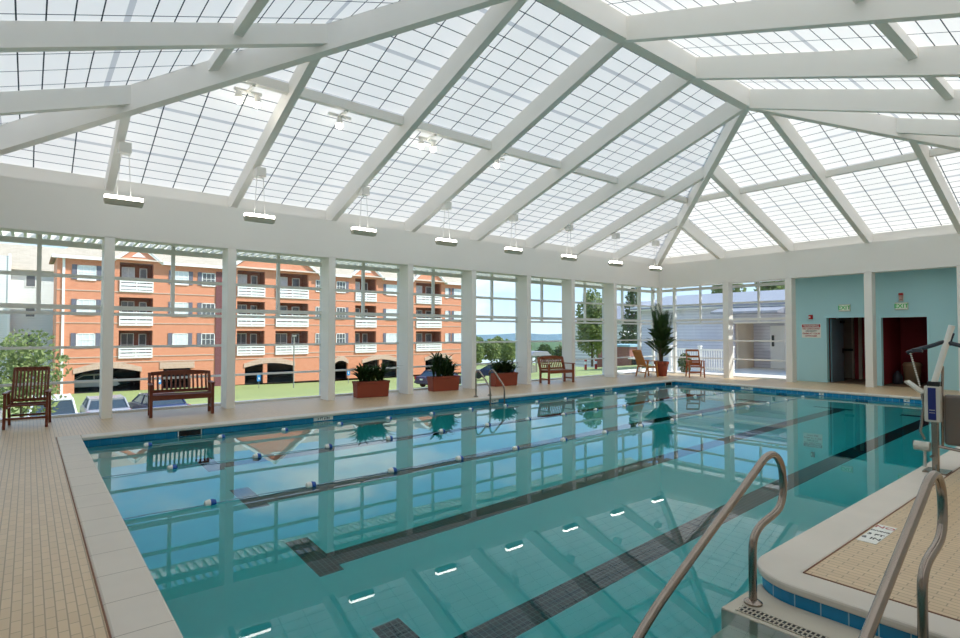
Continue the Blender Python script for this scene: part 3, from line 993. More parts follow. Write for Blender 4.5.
def planter(label, plant_label, loc, rotz, stems, hmin, hmax, ll, seed, w=.86, d=.34, h=.40):
    r = random.Random(seed)
    t = thing('rectangular_planter', label, 'planter', loc, rotz, 'rectangular terracotta planters')
    bd = MB()
    x0, y0 = w / 2 - .02, d / 2 - .02
    x1, y1 = w / 2, d / 2
    zt = h - .05
    bd.add([(-x0, -y0, 0), (x0, -y0, 0), (x0, y0, 0), (-x0, y0, 0), (-x1, -y1, zt), (x1, -y1, zt), (x1, y1, zt), (-x1, y1, zt)],
           [(3, 2, 1, 0), (0, 1, 5, 4), (1, 2, 6, 5), (2, 3, 7, 6), (3, 0, 4, 7), (4, 5, 6, 7)])
    obj('body', bd, TERRA, t, bevel=.012)
    rm = MB()
    rx, ry = x1 + .008, y1 + .008
    rm.box(-rx, rx, -ry, -ry + .045, zt, h).box(-rx, rx, ry - .045, ry, zt, h).box(-rx, -rx + .045, -ry, ry, zt, h).box(rx - .045, rx, -ry, ry, zt, h)
    obj('rim', rm, TERRA, t)
    obj('soil', MB().box(-rx + .045, rx - .045, -ry + .045, ry - .045, zt, h - .02), SOIL, t)
    p = thing('leafy_plant', plant_label, 'plant', (loc[0], loc[1], loc[2] + h - .02), rotz, 'dark green plants in the terracotta planters')
    lm, sm = MB(), MB()
    for i in range(stems):
        f = (i + .5) / stems * 2 - 1
        b = Vector((f * (w / 2 - .09), r.uniform(-.08, .08), 0))
        leafy_stem(lm, sm, b, r.uniform(hmin, hmax), r, 18, ll * r.uniform(.8, 1.3))
    obj('foliage', lm, LEAFD, p)
    obj('stem', sm, BARK, p)
planter('terracotta planter nearest the camera in the window row', 'low spreading dark green plant in the planter nearest the camera', (6.74, 12.62, 0), math.radians(-6), 16, .12, .38, .30, 3)
planter('terracotta planter standing just left of the pool ladder', 'tall bushy plant in two clumps in the middle planter', (9.05, 12.72, 0), math.radians(-5), 18, .16, .60, .26, 5)
planter('terracotta planter right behind the pool ladder', 'low dark plant with pale blossoms in the planter behind the ladder', (11.28, 12.70, 0), math.radians(-4), 20, .10, .26, .25, 8)

pp = thing('round_pot', 'round terracotta pot holding the tall palm', 'pot', (18.45, 11.85, 0))
obj('body', MB().lathe([(.17, 0), (.18, .01), (.245, .46), (.24, .47)], 24), TERRA, pp, smooth=True)
obj('rim', MB().lathe([(.265, .44), (.275, .45), (.275, .54), (.24, .55), (.225, .5)], 24), TERRA, pp, smooth=True)
obj('soil', MB().lathe([(.22, .45), (.22, .5)], 20), SOIL, pp)
pl = thing('potted_palm', 'tall dark green palm standing in the round pot by the far windows', 'palm', (18.45, 11.85, .5))
tr_ = MB()
lf = MB()
r = random.Random(12)
for i in range(7):
    a = r.uniform(0, 2 * PI)
    hh = r.uniform(.5, 1.0)
    tr_.tube([(.05 * math.cos(a), .05 * math.sin(a), 0), (.09 * math.cos(a), .09 * math.sin(a), hh * .5), (.12 * math.cos(a), .12 * math.sin(a), hh)], [.03, .025, .018], 6)
def frond(mb, base, az, length, arch, r, rise):
    dr = Vector((math.cos(az), math.sin(az), 0))
    n = 22
    pts = []
    for i in range(n + 1):
        f = i / n
        pts.append(Vector(base) + dr * (length * arch * f) + Vector((0, 0, length * rise * (f - .55 * arch * f * f))))
    mb.tube(pts, [.012 * (1 - .8 * i / n) for i in range(n + 1)], 4)
    sd = Vector((-dr.y, dr.x, 0))
    for i in range(3, n + 1):
        f = i / n
        ll = .30 * math.sin(PI * min(1, f * .85 + .1)) + .07
        tg = (pts[i] - pts[i - 1]).normalized()
        for s in (-1, 1):
            d = (tg * .75 + sd * s * .6 + Vector((0, 0, -.12))).normalized()
            w = tg.cross(d).cross(d).normalized() * .017
            a, e = pts[i], pts[i] + d * ll
            m_ = a.lerp(e, .45)
            mb.add([a, m_ + w, e, m_ - w], [(0, 1, 2, 3)])
for i in range(34):
    az = i * 2.399 + .3
    if i < 20:
        frond(lf, (.07 * math.cos(az), .07 * math.sin(az), .25 + .03 * i), az, r.uniform(1.0, 1.55), r.uniform(.08, .27), r, 1.02)
    else:
        frond(lf, (.06 * math.cos(az), .06 * math.sin(az), .15 + .06 * (i - 20)), az, r.uniform(.55, .95), r.uniform(.45, .8), r, .85)
obj('frond', lf, LEAFD, pl)
obj('stem', tr_, BARK, pl, smooth=True)

# ------------------------------------------------------------------ pool ladder and handrails
def smooth_path(pts, it=3):
    pts = [Vector(p) for p in pts]
    for _ in range(it):
        q = [pts[0]]
        for a, b in zip(pts[:-1], pts[1:]):
            q += [a.lerp(b, .25), a.lerp(b, .75)]
        q.append(pts[-1])
        pts = q
    return pts
ld = thing('pool_ladder', 'stainless pool ladder with two curved rails on the window side', 'ladder', (9.0, PY1, 0))
for x in (-.23, .23):
    path = smooth_path([(x, .42, 0), (x, .42, .35), (x, .42, .60), (x, .36, .67), (x, .27, .66), (x, .02, .42), (x, -.12, .30), (x, -.14, .18), (x, -.14, -.2), (x, -.14, -.95)], 3)
    obj('rail', MB().tube(path, .021, 10), STEEL, ld, smooth=True)
    obj('flange', MB().lathe([(.06, 0.004), (.06, .014), (.035, .03)], 14, (x, .42, 0)), STEEL, ld, smooth=True)
for z in (-.15, -.42, -.70):
    obj('tread', MB().box(-.21, .21, -.17, -.09, z - .02, z + .015), WHITEP, ld, bevel=.006)

def handrail(label, x, y, dz, zbase):
    t = thing('handrail', label, 'handrail', (x, y, 0), 0, 'stainless handrails at the pool steps')
    P = [(-1.9, -.50), (-1.28, .08), (-.70, .36), (.05, .70), (.17, .765), (.29, .785), (.38, .755), (.45, .68), (.47, .58), (.465, .47), (.41, .40), (.32, .372), (.20, .358), (.09, .335), (.02, .285), (0, .22), (0, .1), (0, zbase)]
    path = smooth_path([(x, 0, z + (dz if i < 16 else 0)) for i, (x, z) in enumerate(P)], 3)
    path = [Vector((-1.95, 0, -.80))] + [Vector((-1.93, 0, -.6))] + path
    obj('rail', MB().tube(path, .0245, 14), STEEL, t, smooth=True)
    obj('flange', MB().lathe([(.055, zbase), (.055, zbase + .012), (.03, zbase + .028)], 16), STEEL, t, smooth=True)
handrail('bent stainless handrail at the left side of the pool steps', 3.625, 1.68, 0.0, -.128)
handrail('bent stainless handrail at the right side of the pool steps, nearest the deck sign', 3.70, .825, .02, -.128)

# ------------------------------------------------------------------ pool lift
lt = thing('pool_lift', 'stainless pool lift with white actuator arm, blue battery panel and seat at the pool edge', 'pool lift', (8.15, 1.665, 0))
ps = MB().box(-.03, .03, -.032, .032, 0, .62)
obj('post', ps, STEEL, lt, bevel=.008)
obj('base_plate', MB().box(-.14, .14, -.12, .1, .004, .02), STEEL, lt)
obj('base_pin', MB().tube([(-.08, .03, .18), (.08, .03, .18)], .012, 8).tube([(-.1, -.03, .02), (-.1, -.03, .1)], .015, 8), STEEL, lt)
bx_ = obj('battery_box', MB().box(-.045, .045, -.06, .09, .575, .99), LTGREY, lt, bevel=.012)
obj('blue_panel', MB().box(-.051, -.045, -.022, .052, .60, .97), NAVY, bx_)
obj('label_strip', MB().box(-.053, -.051, -.012, .042, .71, .716).box(-.053, -.051, -.012, .042, .68, .685), LTGREY, bx_)
ac = MB().tube([(0, .0, 1.03), (0, -.17, 1.69)], .031, 12)
obj('actuator_arm', ac, WHITEP, lt, smooth=True)
obj('actuator_foot', MB().box(-.04, .04, -.05, .06, .98, 1.04), BLACK, lt)
ml = MB().tube([(.05, -.055, .30), (.05, -.06, .9), (.05, -.07, 1.22)], .014, 8)
obj('mast', ml, STEEL, lt, smooth=True)
obj('piston', MB().tube([(.0, -.185, 1.6), (.0, -.165, 1.53), (.0, -.15, 1.46)], .010, 8), DARKP, lt, smooth=True)
obj('boom', MB().tube(smooth_path([(0, .25, 1.365), (0, .18, 1.40), (0, .0, 1.46), (0, -.10, 1.51), (0, -.2, 1.47), (.0, -.55, 1.38)]), .024, 10), DARKP, lt, smooth=True)
obj('boom_bracket', MB().box(-.03, .03, .10, .20, 1.375, 1.42), DARKP, lt, bevel=.006)
stp = MB()
for i in range(16):
    stp.sphere((-.01, .215 - i * .0055, 1.36 - i * .025), .0115, 6, 5)
obj('hanging_strap', stp, LTGREY, lt)
obj('footrest', MB().bar((0, .26, 1.03), (0, .10, .90), .18, .02, up=(0, 1, 1)), LTGREY, lt)
obj('footrest_arm', MB().tube([(0, .12, .92), (0, .10, .75), (0, .14, .45), (0, .10, .36)], .015, 8), STEEL, lt, smooth=True)
obj('leg_support', MB().tube([(0, .20, .28), (0, .05, .28)], .055, 12).tube([(0, .10, .24), (0, .10, .04)], .015, 8), LTGREY, lt, smooth=True)
sc_ = MB().box(.0, .07, -.66, -.075, .32, .90).box(.07, .48, -.66, -.075, .32, .42)
obj('seat', sc_, SEATP, lt, bevel=.035)
obj('seat_bar', MB().tube([(0, -.02, .30), (0, -.3, .27), (0, -.66, .25)], .018, 8), STEEL, lt, smooth=True)

# ================================================================== OUTSIDE
# ground
def terrain():
    mb = MB()
    xs = [-60, -40, -25, -12, -4, 2, 8, 13, 17, 21, 24, 28, 34, 42, 52, 65, 80, 110]
    ys = [13.9, 15, 17, 20, 23, 26, 29, 34, 40, 45, 50, 54, 58, 66, 90, 130, 200]
    def h(x, y):
        prof = [(13.9, -.14), (15, -.34), (20, -1.4), (26, -2.6), (29, -3.02), (40, -3.02), (50, -3.5), (58, -3.5), (66, -3.6), (200, -6)]
        def ev(p, q):
            for (a, b), (c, d) in zip(p[:-1], p[1:]):
                if q <= c:
                    return b + (d - b) * (q - a) / (c - a)
            return p[-1][1]
        left = ev(prof, y)
        profr = [(13.9, -.14), (23, -.6), (34, -2.4), (40, -2.98), (50, -3.4), (66, -4), (200, -12)]
        right = ev(profr, y)
        f = min(1, max(0, (x - 12) / 12))
        f = f * f * (3 - 2 * f)
        return left * (1 - f) + right * f
    for y in ys:
        for x in xs:
            mb.v.append((x, y, h(x, y)))
    nx = len(xs)
    for j in range(len(ys) - 1):
        for i in range(nx - 1):
            mb.f.append((j * nx + i, j * nx + i + 1, (j + 1) * nx + i + 1, (j + 1) * nx + i))
    return mb
struct('ground_lawn', terrain(), GRASS, smooth=True)
struct('path', MB().box(XN - 8, 21.9, YG + .06, 13.95, -.3, -.13), CONC)
struct('ground_terrace', MB().box(XG + .3, 30, -4, 16.2, -.35, -.14), CONC)
lot = MB().box(-40, 13, 28.8, 39.5, -3.3, -2.97)
struct('ground_car_park', lot, ASPHALT)

# brick apartment building
YB = 58.0
ab = thing('apartment_building', 'long orange brick apartment building with white balconies beyond the windows', 'building', (0, YB, -3.6))
def Z(z):
    return z + 3.6
F3 = ((6.56, 7.92, 5.3, 6.45), (3.88, 4.80, 2.28, 3.58), (.62, 1.85, -.62, .46))   # opening z0,z1 and rail z0,z1 per storey
LOG = [(6.2, 8.8), (16.1, 18.8), (19.9, 23.4), (28.9, 31.6), (37.1, 40.9)]
GAR = [(3.1, 5.2), (5.8, 7.9), (16.9, 18.7), (19.1, 21.9), (26.4, 28.0), (29.9, 32.0), (32.4, 34.5), (38.5, 42.5)]
holes = []
for x0, x1 in LOG:
    for z0, z1, r0, r1 in F3:
        holes.append((x0, x1, r0 + .1, z1))
for x0, x1 in GAR:
    holes.append((x0, x1, -3.5, -1.42))
holes.append((9.7, 12.0, -3.5, -1.66))
BX0, BX1, ZT = 1.8, 46.0, 8.1
xs = sorted({BX0, BX1} | {q for h_ in holes for q in h_[:2]})
zs = sorted({-4.2, ZT} | {q for h_ in holes for q in h_[2:]})
fw = MB()
for xa, xb in zip(xs[:-1], xs[1:]):
    for za, zb in zip(zs[:-1], zs[1:]):
        cx, cz = (xa + xb) / 2, (za + zb) / 2
        if any(h_[0] < cx < h_[1] and h_[2] < cz < h_[3] for h_ in holes):
            continue
        fw.box(xa, xb, 0, .35, Z(za), Z(zb))
fw.box(BX0, BX0 + .35, .35, 7.6, Z(-4.2), Z(ZT)).box(BX1 - .35, BX1, .35, 7.6, Z(-4.2), Z(ZT))
obj('brick_wall', fw, BRICK, ab)
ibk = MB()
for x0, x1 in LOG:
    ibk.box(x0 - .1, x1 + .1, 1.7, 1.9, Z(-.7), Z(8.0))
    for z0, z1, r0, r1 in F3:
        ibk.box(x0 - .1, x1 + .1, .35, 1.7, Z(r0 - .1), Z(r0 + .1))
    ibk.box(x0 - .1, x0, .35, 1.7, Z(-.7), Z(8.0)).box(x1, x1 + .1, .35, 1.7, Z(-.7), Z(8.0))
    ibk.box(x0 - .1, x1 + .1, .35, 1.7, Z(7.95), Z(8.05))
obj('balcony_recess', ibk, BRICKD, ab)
gin = MB().box(BX0 + .4, BX1 - .4, 6.0, 6.2, Z(-4.0), Z(-.8)).box(BX0 + .4, BX1 - .4, .36, 6.2, Z(-1.3), Z(-1.2)).box(BX0 + .4, BX1 - .4, .0, 6.2, Z(-3.75), Z(-3.5))
obj('garage_interior', gin, DARKIN, ab)
def bwin(x0, x1, z0, z1, shl=True, shr=True, mat=CURT, dy=0.0, mun=3):
    f = MB()
    f.box(x0, x1, dy - .06, dy, Z(z1 - .07), Z(z1)).box(x0, x1, dy - .08, dy, Z(z0 - .08), Z(z0 + .02)).box(x0, x0 + .07, dy - .06, dy, Z(z0), Z(z1)).box(x1 - .07, x1, dy - .06, dy, Z(z0), Z(z1))
    for i in range(1, mun):
        x = x0 + (x1 - x0) * i / mun
        f.box(x - .02, x + .02, dy - .05, dy, Z(z0), Z(z1))
    f.box(x0, x1, dy - .05, dy, Z((z0 + z1) / 2 - .02), Z((z0 + z1) / 2 + .02))
    w = obj('window', f, TRIMW, ab)
    obj('pane', MB().box(x0 + .02, x1 - .02, dy - .03, dy + .02, Z(z0), Z(z1)), mat, w)
    sh = MB()
    if shl:
        obj('shutter', MB().box(x0 - .36, x0 - .02, dy - .05, dy, Z(z0 - .02), Z(z1 + .02)), SHUT, w)
    if shr:
        obj('shutter', MB().box(x1 + .02, x1 + .36, dy - .05, dy, Z(z0 - .02), Z(z1 + .02)), SHUT, w)
rows = ((6.2, 7.42), (3.25, 4.5), (.45, 1.6))
for x0, x1, m_, sl, sr in ((3.15, 4.5, CURT, 1, 1), (10.4, 11.7, CURT, 1, 1), (12.85, 14.05, DARKGL, 1, 0), (24.2, 25.2, DARKGL, 0, 0), (26.6, 27.7, DARKGL, 0, 1), (32.9, 34.4, CURT, 1, 0), (41.5, 42.0, CURT, 0, 1), (42.9, 44.2, CURT, 1, 0)):
    for z0, z1 in rows:
        bwin(x0, x1, z0, z1, sl, sr, m_)
for i, (x0, x1) in enumerate(LOG):
    for k, (z0, z1, r0, r1) in enumerate(F3):
        w = x1 - x0
        bwin(x0 + w * .12, x0 + w * .52, r0 + .2, z1 - .25, 0, 0, DARKGL if k else CURT, 1.7, 2)
        bwin(x0 + w * .66, x0 + w * .9, r0 + .2, z1 - .3, 0, 0, DARKGL, 1.7, 1)
        rl = MB()
        rl.box(x0, x1, -.12, .3, Z(r0), Z(r0 + .16))
        nb = 3
        hh = (r1 - r0 - .2) / nb
        for j in range(nb):
            rl.box(x0, x1, -.1, -.05, Z(r0 + .22 + j * hh), Z(r0 + .22 + j * hh + hh * .72))
        for q in (0, .5, 1):
            rl.box(x0 + q * (w - .08), x0 + q * (w - .08) + .08, -.11, -.02, Z(r0 + .1), Z(r1))
        obj('balcony_railing', rl, TRIMW, ab)
tr2 = MB()
for z in (5.22, 2.45, -.5, -1.0):
    tr2.box(BX0, 14.0, -.04, 0, Z(z), Z(z + .09)).box(15.3, BX1, -.04, 0, Z(z), Z(z + .09))
obj('string_course', tr2, BRICKL, ab)
li = MB()
for x0, x1 in ((3.0, 8.0), (16.8, 22.0), (26.3, 28.1), (29.8, 34.6), (38.4, 42.6)):
    m_ = 12
    poly = [(x0, Z(-1.42))]
    for i in range(m_ + 1):
        f = i / m_
        poly.append((x0 + (x1 - x0) * f, Z(-1.75 + .52 * math.sin(PI * f) + .0)))
    top = [(x0 + (x1 - x0) * (1 - i / m_), Z(-1.42 + .52 * math.sin(PI * (1 - i / m_)))) for i in range(m_ + 1)]
    poly = [(x0 + (x1 - x0) * i / m_, Z(-1.85 + .40 * math.sin(PI * i / m_))) for i in range(m_ + 1)] + top
    li.prismY(poly, -.06, .02)
li.box(9.4, 12.3, -.06, .02, Z(-1.66), Z(-1.05))
obj('arch_lintel', li, BRICKL, ab)
obj('recess_shade_strip', MB().box(14.1, 14.9, -.08, .0, Z(-3.6), Z(7.6)), paint('shaded_side_brick', rgb(120, 70, 72), .8), ab)  # flat strip on the front, painted as the recess's side face in shade
obj('downspout', MB().box(2.15, 2.33, -.1, 0, Z(-3.6), Z(8.0)).box(15.0, 15.2, -.12, 0, Z(-3.6), Z(7.8)), TRIMW, ab)
# gables and roof
for xa, xb, zap in ((5.8, 9.4, 9.5), (15.6, 24.3, 11.4), (28.3, 32.4, 9.7), (36.6, 41.4, 10.0)):
    xm = (xa + xb) / 2
    obj('gable', MB().prismY([(xa, Z(ZT - .05)), (xb, Z(ZT - .05)), (xm, Z(zap))], -.08, .5), BRICK, ab)
    gt = MB()
    for x_ in (xa, xb):
        gt.bar((x_ + (x_ - xm) * .1, -.15, Z(ZT - .15)), (xm, -.15, Z(zap + .1)), .2, .26)
    obj('gable_trim', gt, TRIMW, ab)
    gl_ = MB()
    gl_.prismY([(xm - .55, Z(zap - 1.05)), (xm + .55, Z(zap - 1.05)), (xm, Z(zap - .6))], -.12, -.08)
    obj('gable_vent', gl_, TRIMW, ab)
    gr_ = MB()
    gr_.add([(xa - .3, -.3, Z(ZT - .25)), (xm, -.3, Z(zap + .2)), (xm, 4, Z(zap + .2)), (xa - .3, 4, Z(ZT + .2)), (xb + .3, -.3, Z(ZT - .25)), (xb + .3, 4, Z(ZT + .2))], [(0, 1, 2, 3), (1, 4, 5, 2)])
    obj('gable_roof', gr_, SHING, ab)
ro = MB()
ro.add([(BX0 - .4, -.45, Z(ZT)), (BX1 + .4, -.45, Z(ZT)), (BX1 - 4, 4.2, Z(ZT + 2.6)), (BX0 + 3, 4.2, Z(ZT + 2.6)), (BX0 - .4, 8, Z(ZT)), (BX1 + .4, 8, Z(ZT))],
       [(0, 1, 2, 3), (3, 2, 5, 4), (0, 3, 4), (1, 5, 2)])
obj('roof', ro, SHING, ab)
for xa, xb in ((BX0 - .4, 5.7), (9.5, 15.5), (24.4, 28.2), (32.5, 36.5), (41.5, BX1 + .4)):
    obj('eave_trim', MB().box(xa, xb, -.5, -.4, Z(ZT - .22), Z(ZT + .04)), TRIMW, ab)

# white sided building at the left
wb = thing('white_house', 'white sided building with beige roof left of the brick building', 'building', (0, 68.2, -4.2))
def Zw(z):
    return z + 4.2
obj('wall', MB().box(-26, 2.2, 0, 8, 0, Zw(7.7)), SIDINGX, wb)
wr_ = MB().add([(-26.5, -.5, Zw(7.6)), (3, -.5, Zw(7.6)), (3, 5, Zw(10.6)), (-26.5, 5, Zw(10.6)), (3, 10.5, Zw(7.6)), (-26.5, 10.5, Zw(7.6))], [(0, 1, 2, 3), (3, 2, 4, 5), (1, 4, 2), (0, 3, 5)])
obj('roof', wr_, SHING, wb)
pj = MB().box(-12, -1.35, -1.6, 0, 0, Zw(8.7))
obj('projecting_bay', pj, SIDINGX, wb)
obj('corner_board', MB().box(-1.5, -1.3, -1.68, -1.58, 0, Zw(8.9)), TRIMW, wb)
for x0, x1 in ((-.2, .45), (-4.2, -3.2), (-7.5, -6.5)):
    dy = 0 if x0 > -1 else -1.6
    for z0, z1 in ((6.1, 7.2), (3.2, 4.3), (.4, 1.5)):
        f = MB().box(x0 - .07, x1 + .07, dy - .05, dy, Zw(z0 - .07), Zw(z1 + .07))
        w = obj('window', f, TRIMW, wb)
        obj('pane', MB().box(x0, x1, dy - .06, dy - .04, Zw(z0), Zw(z1)), DARKGL, w)

# cars
def car(name, label, loc, rotz, paint_m, suv=True, group='cars parked below the window wall'):
    """Rear faces -y."""
    t = thing(name, label, 'car', loc, rotz, group)
    W, Ln, H = 1.78, 4.4, 1.62 if suv else 1.4
    sec = []
    prof = [(-Ln / 2, .42), (-Ln / 2 + .02, .78), (-Ln / 2 + .08, .95), (Ln / 2 - 1.3, .98), (Ln / 2 - .2, .82), (Ln / 2, .55), (Ln / 2 - .05, .32), (-Ln / 2 + .1, .3)]
    n_ = len(prof)
    vs = [(-W / 2, y, z) for y, z in prof] + [(W / 2, y, z) for y, z in prof]
    b = MB().add(vs, [tuple(range(n_)), tuple(range(2 * n_ - 1, n_ - 1, -1))] + [(i, n_ + i, n_ + (i + 1) % n_, (i + 1) % n_) for i in range(n_)])
    obj('body', b, paint_m, t, bevel=.06)
    yb = -Ln / 2 + (.1 if suv else .5)
    cab = [(-Ln / 2 + (.1 if suv else .55), .95), (-Ln / 2 + (.35 if suv else 1.0), H - .04), (.35, H), (1.15, .97)]
    def cabin(w0, w1, e):
        v = []
        for sx in (-1, 1):
            for (y, z), w in zip(cab, (w0, w1, w1, w0)):
                v.append((sx * w / 2, y + e * (1 if y > 0 else -1), z))
        return MB().add(v, [(0, 1, 2, 3), (7, 6, 5, 4), (0, 4, 5, 1), (1, 5, 6, 2), (2, 6, 7, 3), (3, 7, 4, 0)])
    obj('window_glass', cabin(W - .12, W - .4, 0), DARKGLASS, t)
    rf = MB()
    y1, y2 = cab[1][0], cab[2][0]
    rf.box(-W / 2 + .17, W / 2 - .17, y1 - .04, y2 + .04, H - .07, H + .015)
    for sx in (-1, 1):
        for (ya, za, wa), (yb_, zb, wb_) in (((cab[0][0], .95, W - .12), (y1, H, W - .4)), ((cab[3][0], .95, W - .12), (y2, H, W - .4)), ((-.35, .95, W - .12), (-.35, H, W - .4))):
            rf.bar((sx * wa / 2, ya, za), (sx * wb_ / 2, yb_, zb), .07, .07)
    obj('roof', rf, paint_m, t)
    for sx in (-1, 1):
        obj('tail_light', MB().box(sx * W / 2 - .13 if sx > 0 else -W / 2 - .01, sx * W / 2 + .01 if sx > 0 else -W / 2 + .13, -Ln / 2 - .02, -Ln / 2 + .1, .68, .92), REDP, t)
        for y in (-1.35, 1.4):
            wh = MB()
            a = [(sx * (W / 2 - .12), y, .32), (sx * (W / 2 + .01), y, .32)]
            wh.tube(a, .32, 16)
            obj('wheel', wh, BLACK, t, smooth=True)
    obj('bumper', MB().box(-W / 2 + .02, W / 2 - .02, -Ln / 2 - .07, -Ln / 2 + .05, .38, .56), paint_m, t, bevel=.03)
    obj('licence_plate', MB().box(-.17, .17, -Ln / 2 - .03, -Ln / 2 - .005, .66, .78), WHITEP, t)
    return t
DARKGLASS = paint('car_window', rgb(60, 72, 82), .08)
CWH = paint('white_car_paint', rgb(232, 232, 232), .25)
CSI = paint('silver_car_paint', rgb(150, 152, 158), .25)
CBL = paint('dark_blue_car_paint', rgb(40, 52, 88), .25)
CPU = paint('dark_plum_car_paint', rgb(66, 58, 86), .25)
GZ = -2.97
car('parked_car', 'white estate car parked below the windows, behind the dark armchair', (.92, 33.2, GZ), 0, CWH)
c2 = car('parked_car', 'silver car with red rear light bar parked left of the first wide column', (3.05, 33.6, GZ), 0, CSI, False)
obj('light_bar', MB().box(-.8, .8, -2.225, -2.19, .72, .84), REDP, c2)
car('parked_car', 'light car cut off by the left edge of the view', (-1.75, 33.4, GZ), 0, CSI)
car('parked_car', 'dark blue car parked behind the dark red bench', (5.35, 33.6, GZ), math.radians(8), CBL, False)
car('parked_car', 'dark plum car standing side on behind the middle planter', (27.2, 38.5, -2.9), math.radians(-84), CPU, False)
car('parked_car', 'dark blue car far away behind the ladder and third planter', (36.5, 42.5, -2.95), math.radians(35), CBL, False)
car('parked_car', 'white car inside the arched garage opening of the brick building', (4.3, 61.2, -3.5), math.radians(90), CWH, False)

# signs and posts outside
def sign_post(label, x, y, zb, hh):
    t = thing('parking_sign', label, 'sign', (x, y, zb), 0, 'blue parking signs on the lawn')
    obj('post', MB().tube([(0, 0, 0), (0, 0, hh)], .03, 8), GREYP, t)
    obj('sign_plate', MB().box(-.17, .17, -.05, -.02, hh - .55, hh + .05), paint('blue_sign', rgb(50, 140, 210), .4), t)
    obj('white_symbol', MB().box(-.06, .06, -.055, -.05, hh - .38, hh - .2), WHITEP, t)
sign_post('blue parking sign on the lawn beside the garage opening right of the second column', 16.7, 53, -3.6, 1.3)
sign_post('blue parking sign on the lawn behind the first planter', 25.2, 52, -3.6, 1.5)
sign_post('blue parking sign seen through the slats of the dark red bench', 8.6, 53, -3.6, 1.5)
lp = thing('lamp_post', 'thin grey post on the lawn left of the third column', 'post', (19.3, 51.2, -3.7))
obj('pole', MB().tube([(0, 0, 0), (0, 0, 5.0)], .06, 8), GREYP, lp)
obj('lamp_head', MB().box(-.2, .2, -.12, .12, 5.0, 5.12), GREYP, lp)

# trees
def leaves(mb, c, rad, n_, size, r, hollow=.35):
    for _ in range(n_):
        while True:
            p = Vector((r.uniform(-1, 1), r.uniform(-1, 1), r.uniform(-1, 1)))
            if hollow < p.length < 1:
                break
        q = Vector((c[0] + p.x * rad[0], c[1] + p.y * rad[1], c[2] + p.z * rad[2]))
        u = Vector((r.gauss(0, 1), r.gauss(0, 1), r.gauss(0, 1))).normalized()
        v = u.cross(Vector((r.gauss(0, 1), r.gauss(0, 1), r.gauss(0, 1)))).normalized()
        s_ = size * r.uniform(.6, 1.3)
        mb.add([q - u * s_, q + v * s_ * .6, q + u * s_, q - v * s_ * .6], [(0, 1, 2, 3)])
def tree(label, loc, h_, crown, lm, seed, n_=1800, size=.14, trunk=True, cone=False, name='tree', group='trees outside the windows'):
    r = random.Random(seed)
    t = thing(name, label, 'tree', loc, 0, group)
    mb = MB()
    cw, ch = crown
    zb = h_ - ch
    if cone:
        for i in range(9):
            f = i / 8
            leaves(mb, (0, 0, zb + ch * f), (cw * (1 - f * .85), cw * (1 - f * .85), ch * .1), int(n_ / 9 * (1.4 - f)), size, r, 0)
    else:
        for i in range(9):
            a = i * 2.4
            f = (i + .5) / 9
            rr = cw * .5 * math.sin(PI * (f * .8 + .15))
            leaves(mb, (rr * math.cos(a), rr * math.sin(a), zb + ch * (.15 + .75 * f)), (cw * .62, cw * .62, ch * .24), n_ // 9, size, r)
    obj('crown', mb, lm, t)
    tk = MB().tube([(0, 0, 0), (.03, .02, zb), (0, 0, h_ * .75)], [.035 * h_ * .5, .03 * h_ * .45, .012 * h_], 8)
    for i in range(5):
        a = i * 1.3
        z = zb + ch * (.1 + .1 * i)
        tk.tube([(0, 0, z - .3), (cw * .5 * math.cos(a), cw * .5 * math.sin(a), z + ch * .18)], [.02 * h_ * .4, .004], 5)
    obj('trunk', tk, BARK, t, smooth=True)
    return t
tree('small olive leaved tree outside the left windows behind the armchair', (-.15, 24.5, -2.75), 4.3, (1.35, 2.7), LEAFO, 21, 2200, .09)
tree('bright green tree beyond the right end of the window wall', (30.2, 24.8, -.7), 5.0, (1.15, 4.2), LEAFP, 22, 3600, .13)
tree('dark conifer standing before the far white house', (41.5, 29.5, -1.0), 7.5, (1.6, 6.6), LEAFM, 23, 2600, .16, cone=True)
for i, (x, y, h_, cw) in enumerate(((84.5, 106, 7.8, 2.5), (90, 106, 8.3, 2.6), (95.4, 106, 7.9, 2.5), (100.6, 106, 8.4, 2.4), (99, 114, 8.6, 2.5), (92, 114, 8.6, 2.6), (109, 106, 6.6, 2.6), (115.2, 106, 6.0, 2.6), (121.4, 106, 6.9, 2.6))):
    tree(('round pale green tree across the far lawn, %s' % ('behind the third planter at left', 'behind the third planter', 'seen right of the third planter', 'left of the fifth full column', 'half hidden between two others', 'half hidden at the left', 'behind the far bench', 'right of the far bench back', 'last of the row to the right')[i]), (x, y, -8.3), h_, (cw, 5.4), LEAFP if i < 6 else LEAFM, 40 + i, 1500, .36, name='tree')
for i, (x, y) in enumerate(((46, 23.2), (46.5, 19.6), (47, 16), (46.5, 12.4))):
    tree('olive tree rising behind the siding house roof, %s from the left' % ORD[i], (x, y, -1), 7.6 + .3 * i, (1.5, 3.2), LEAFO, 60 + i, 900, .25)

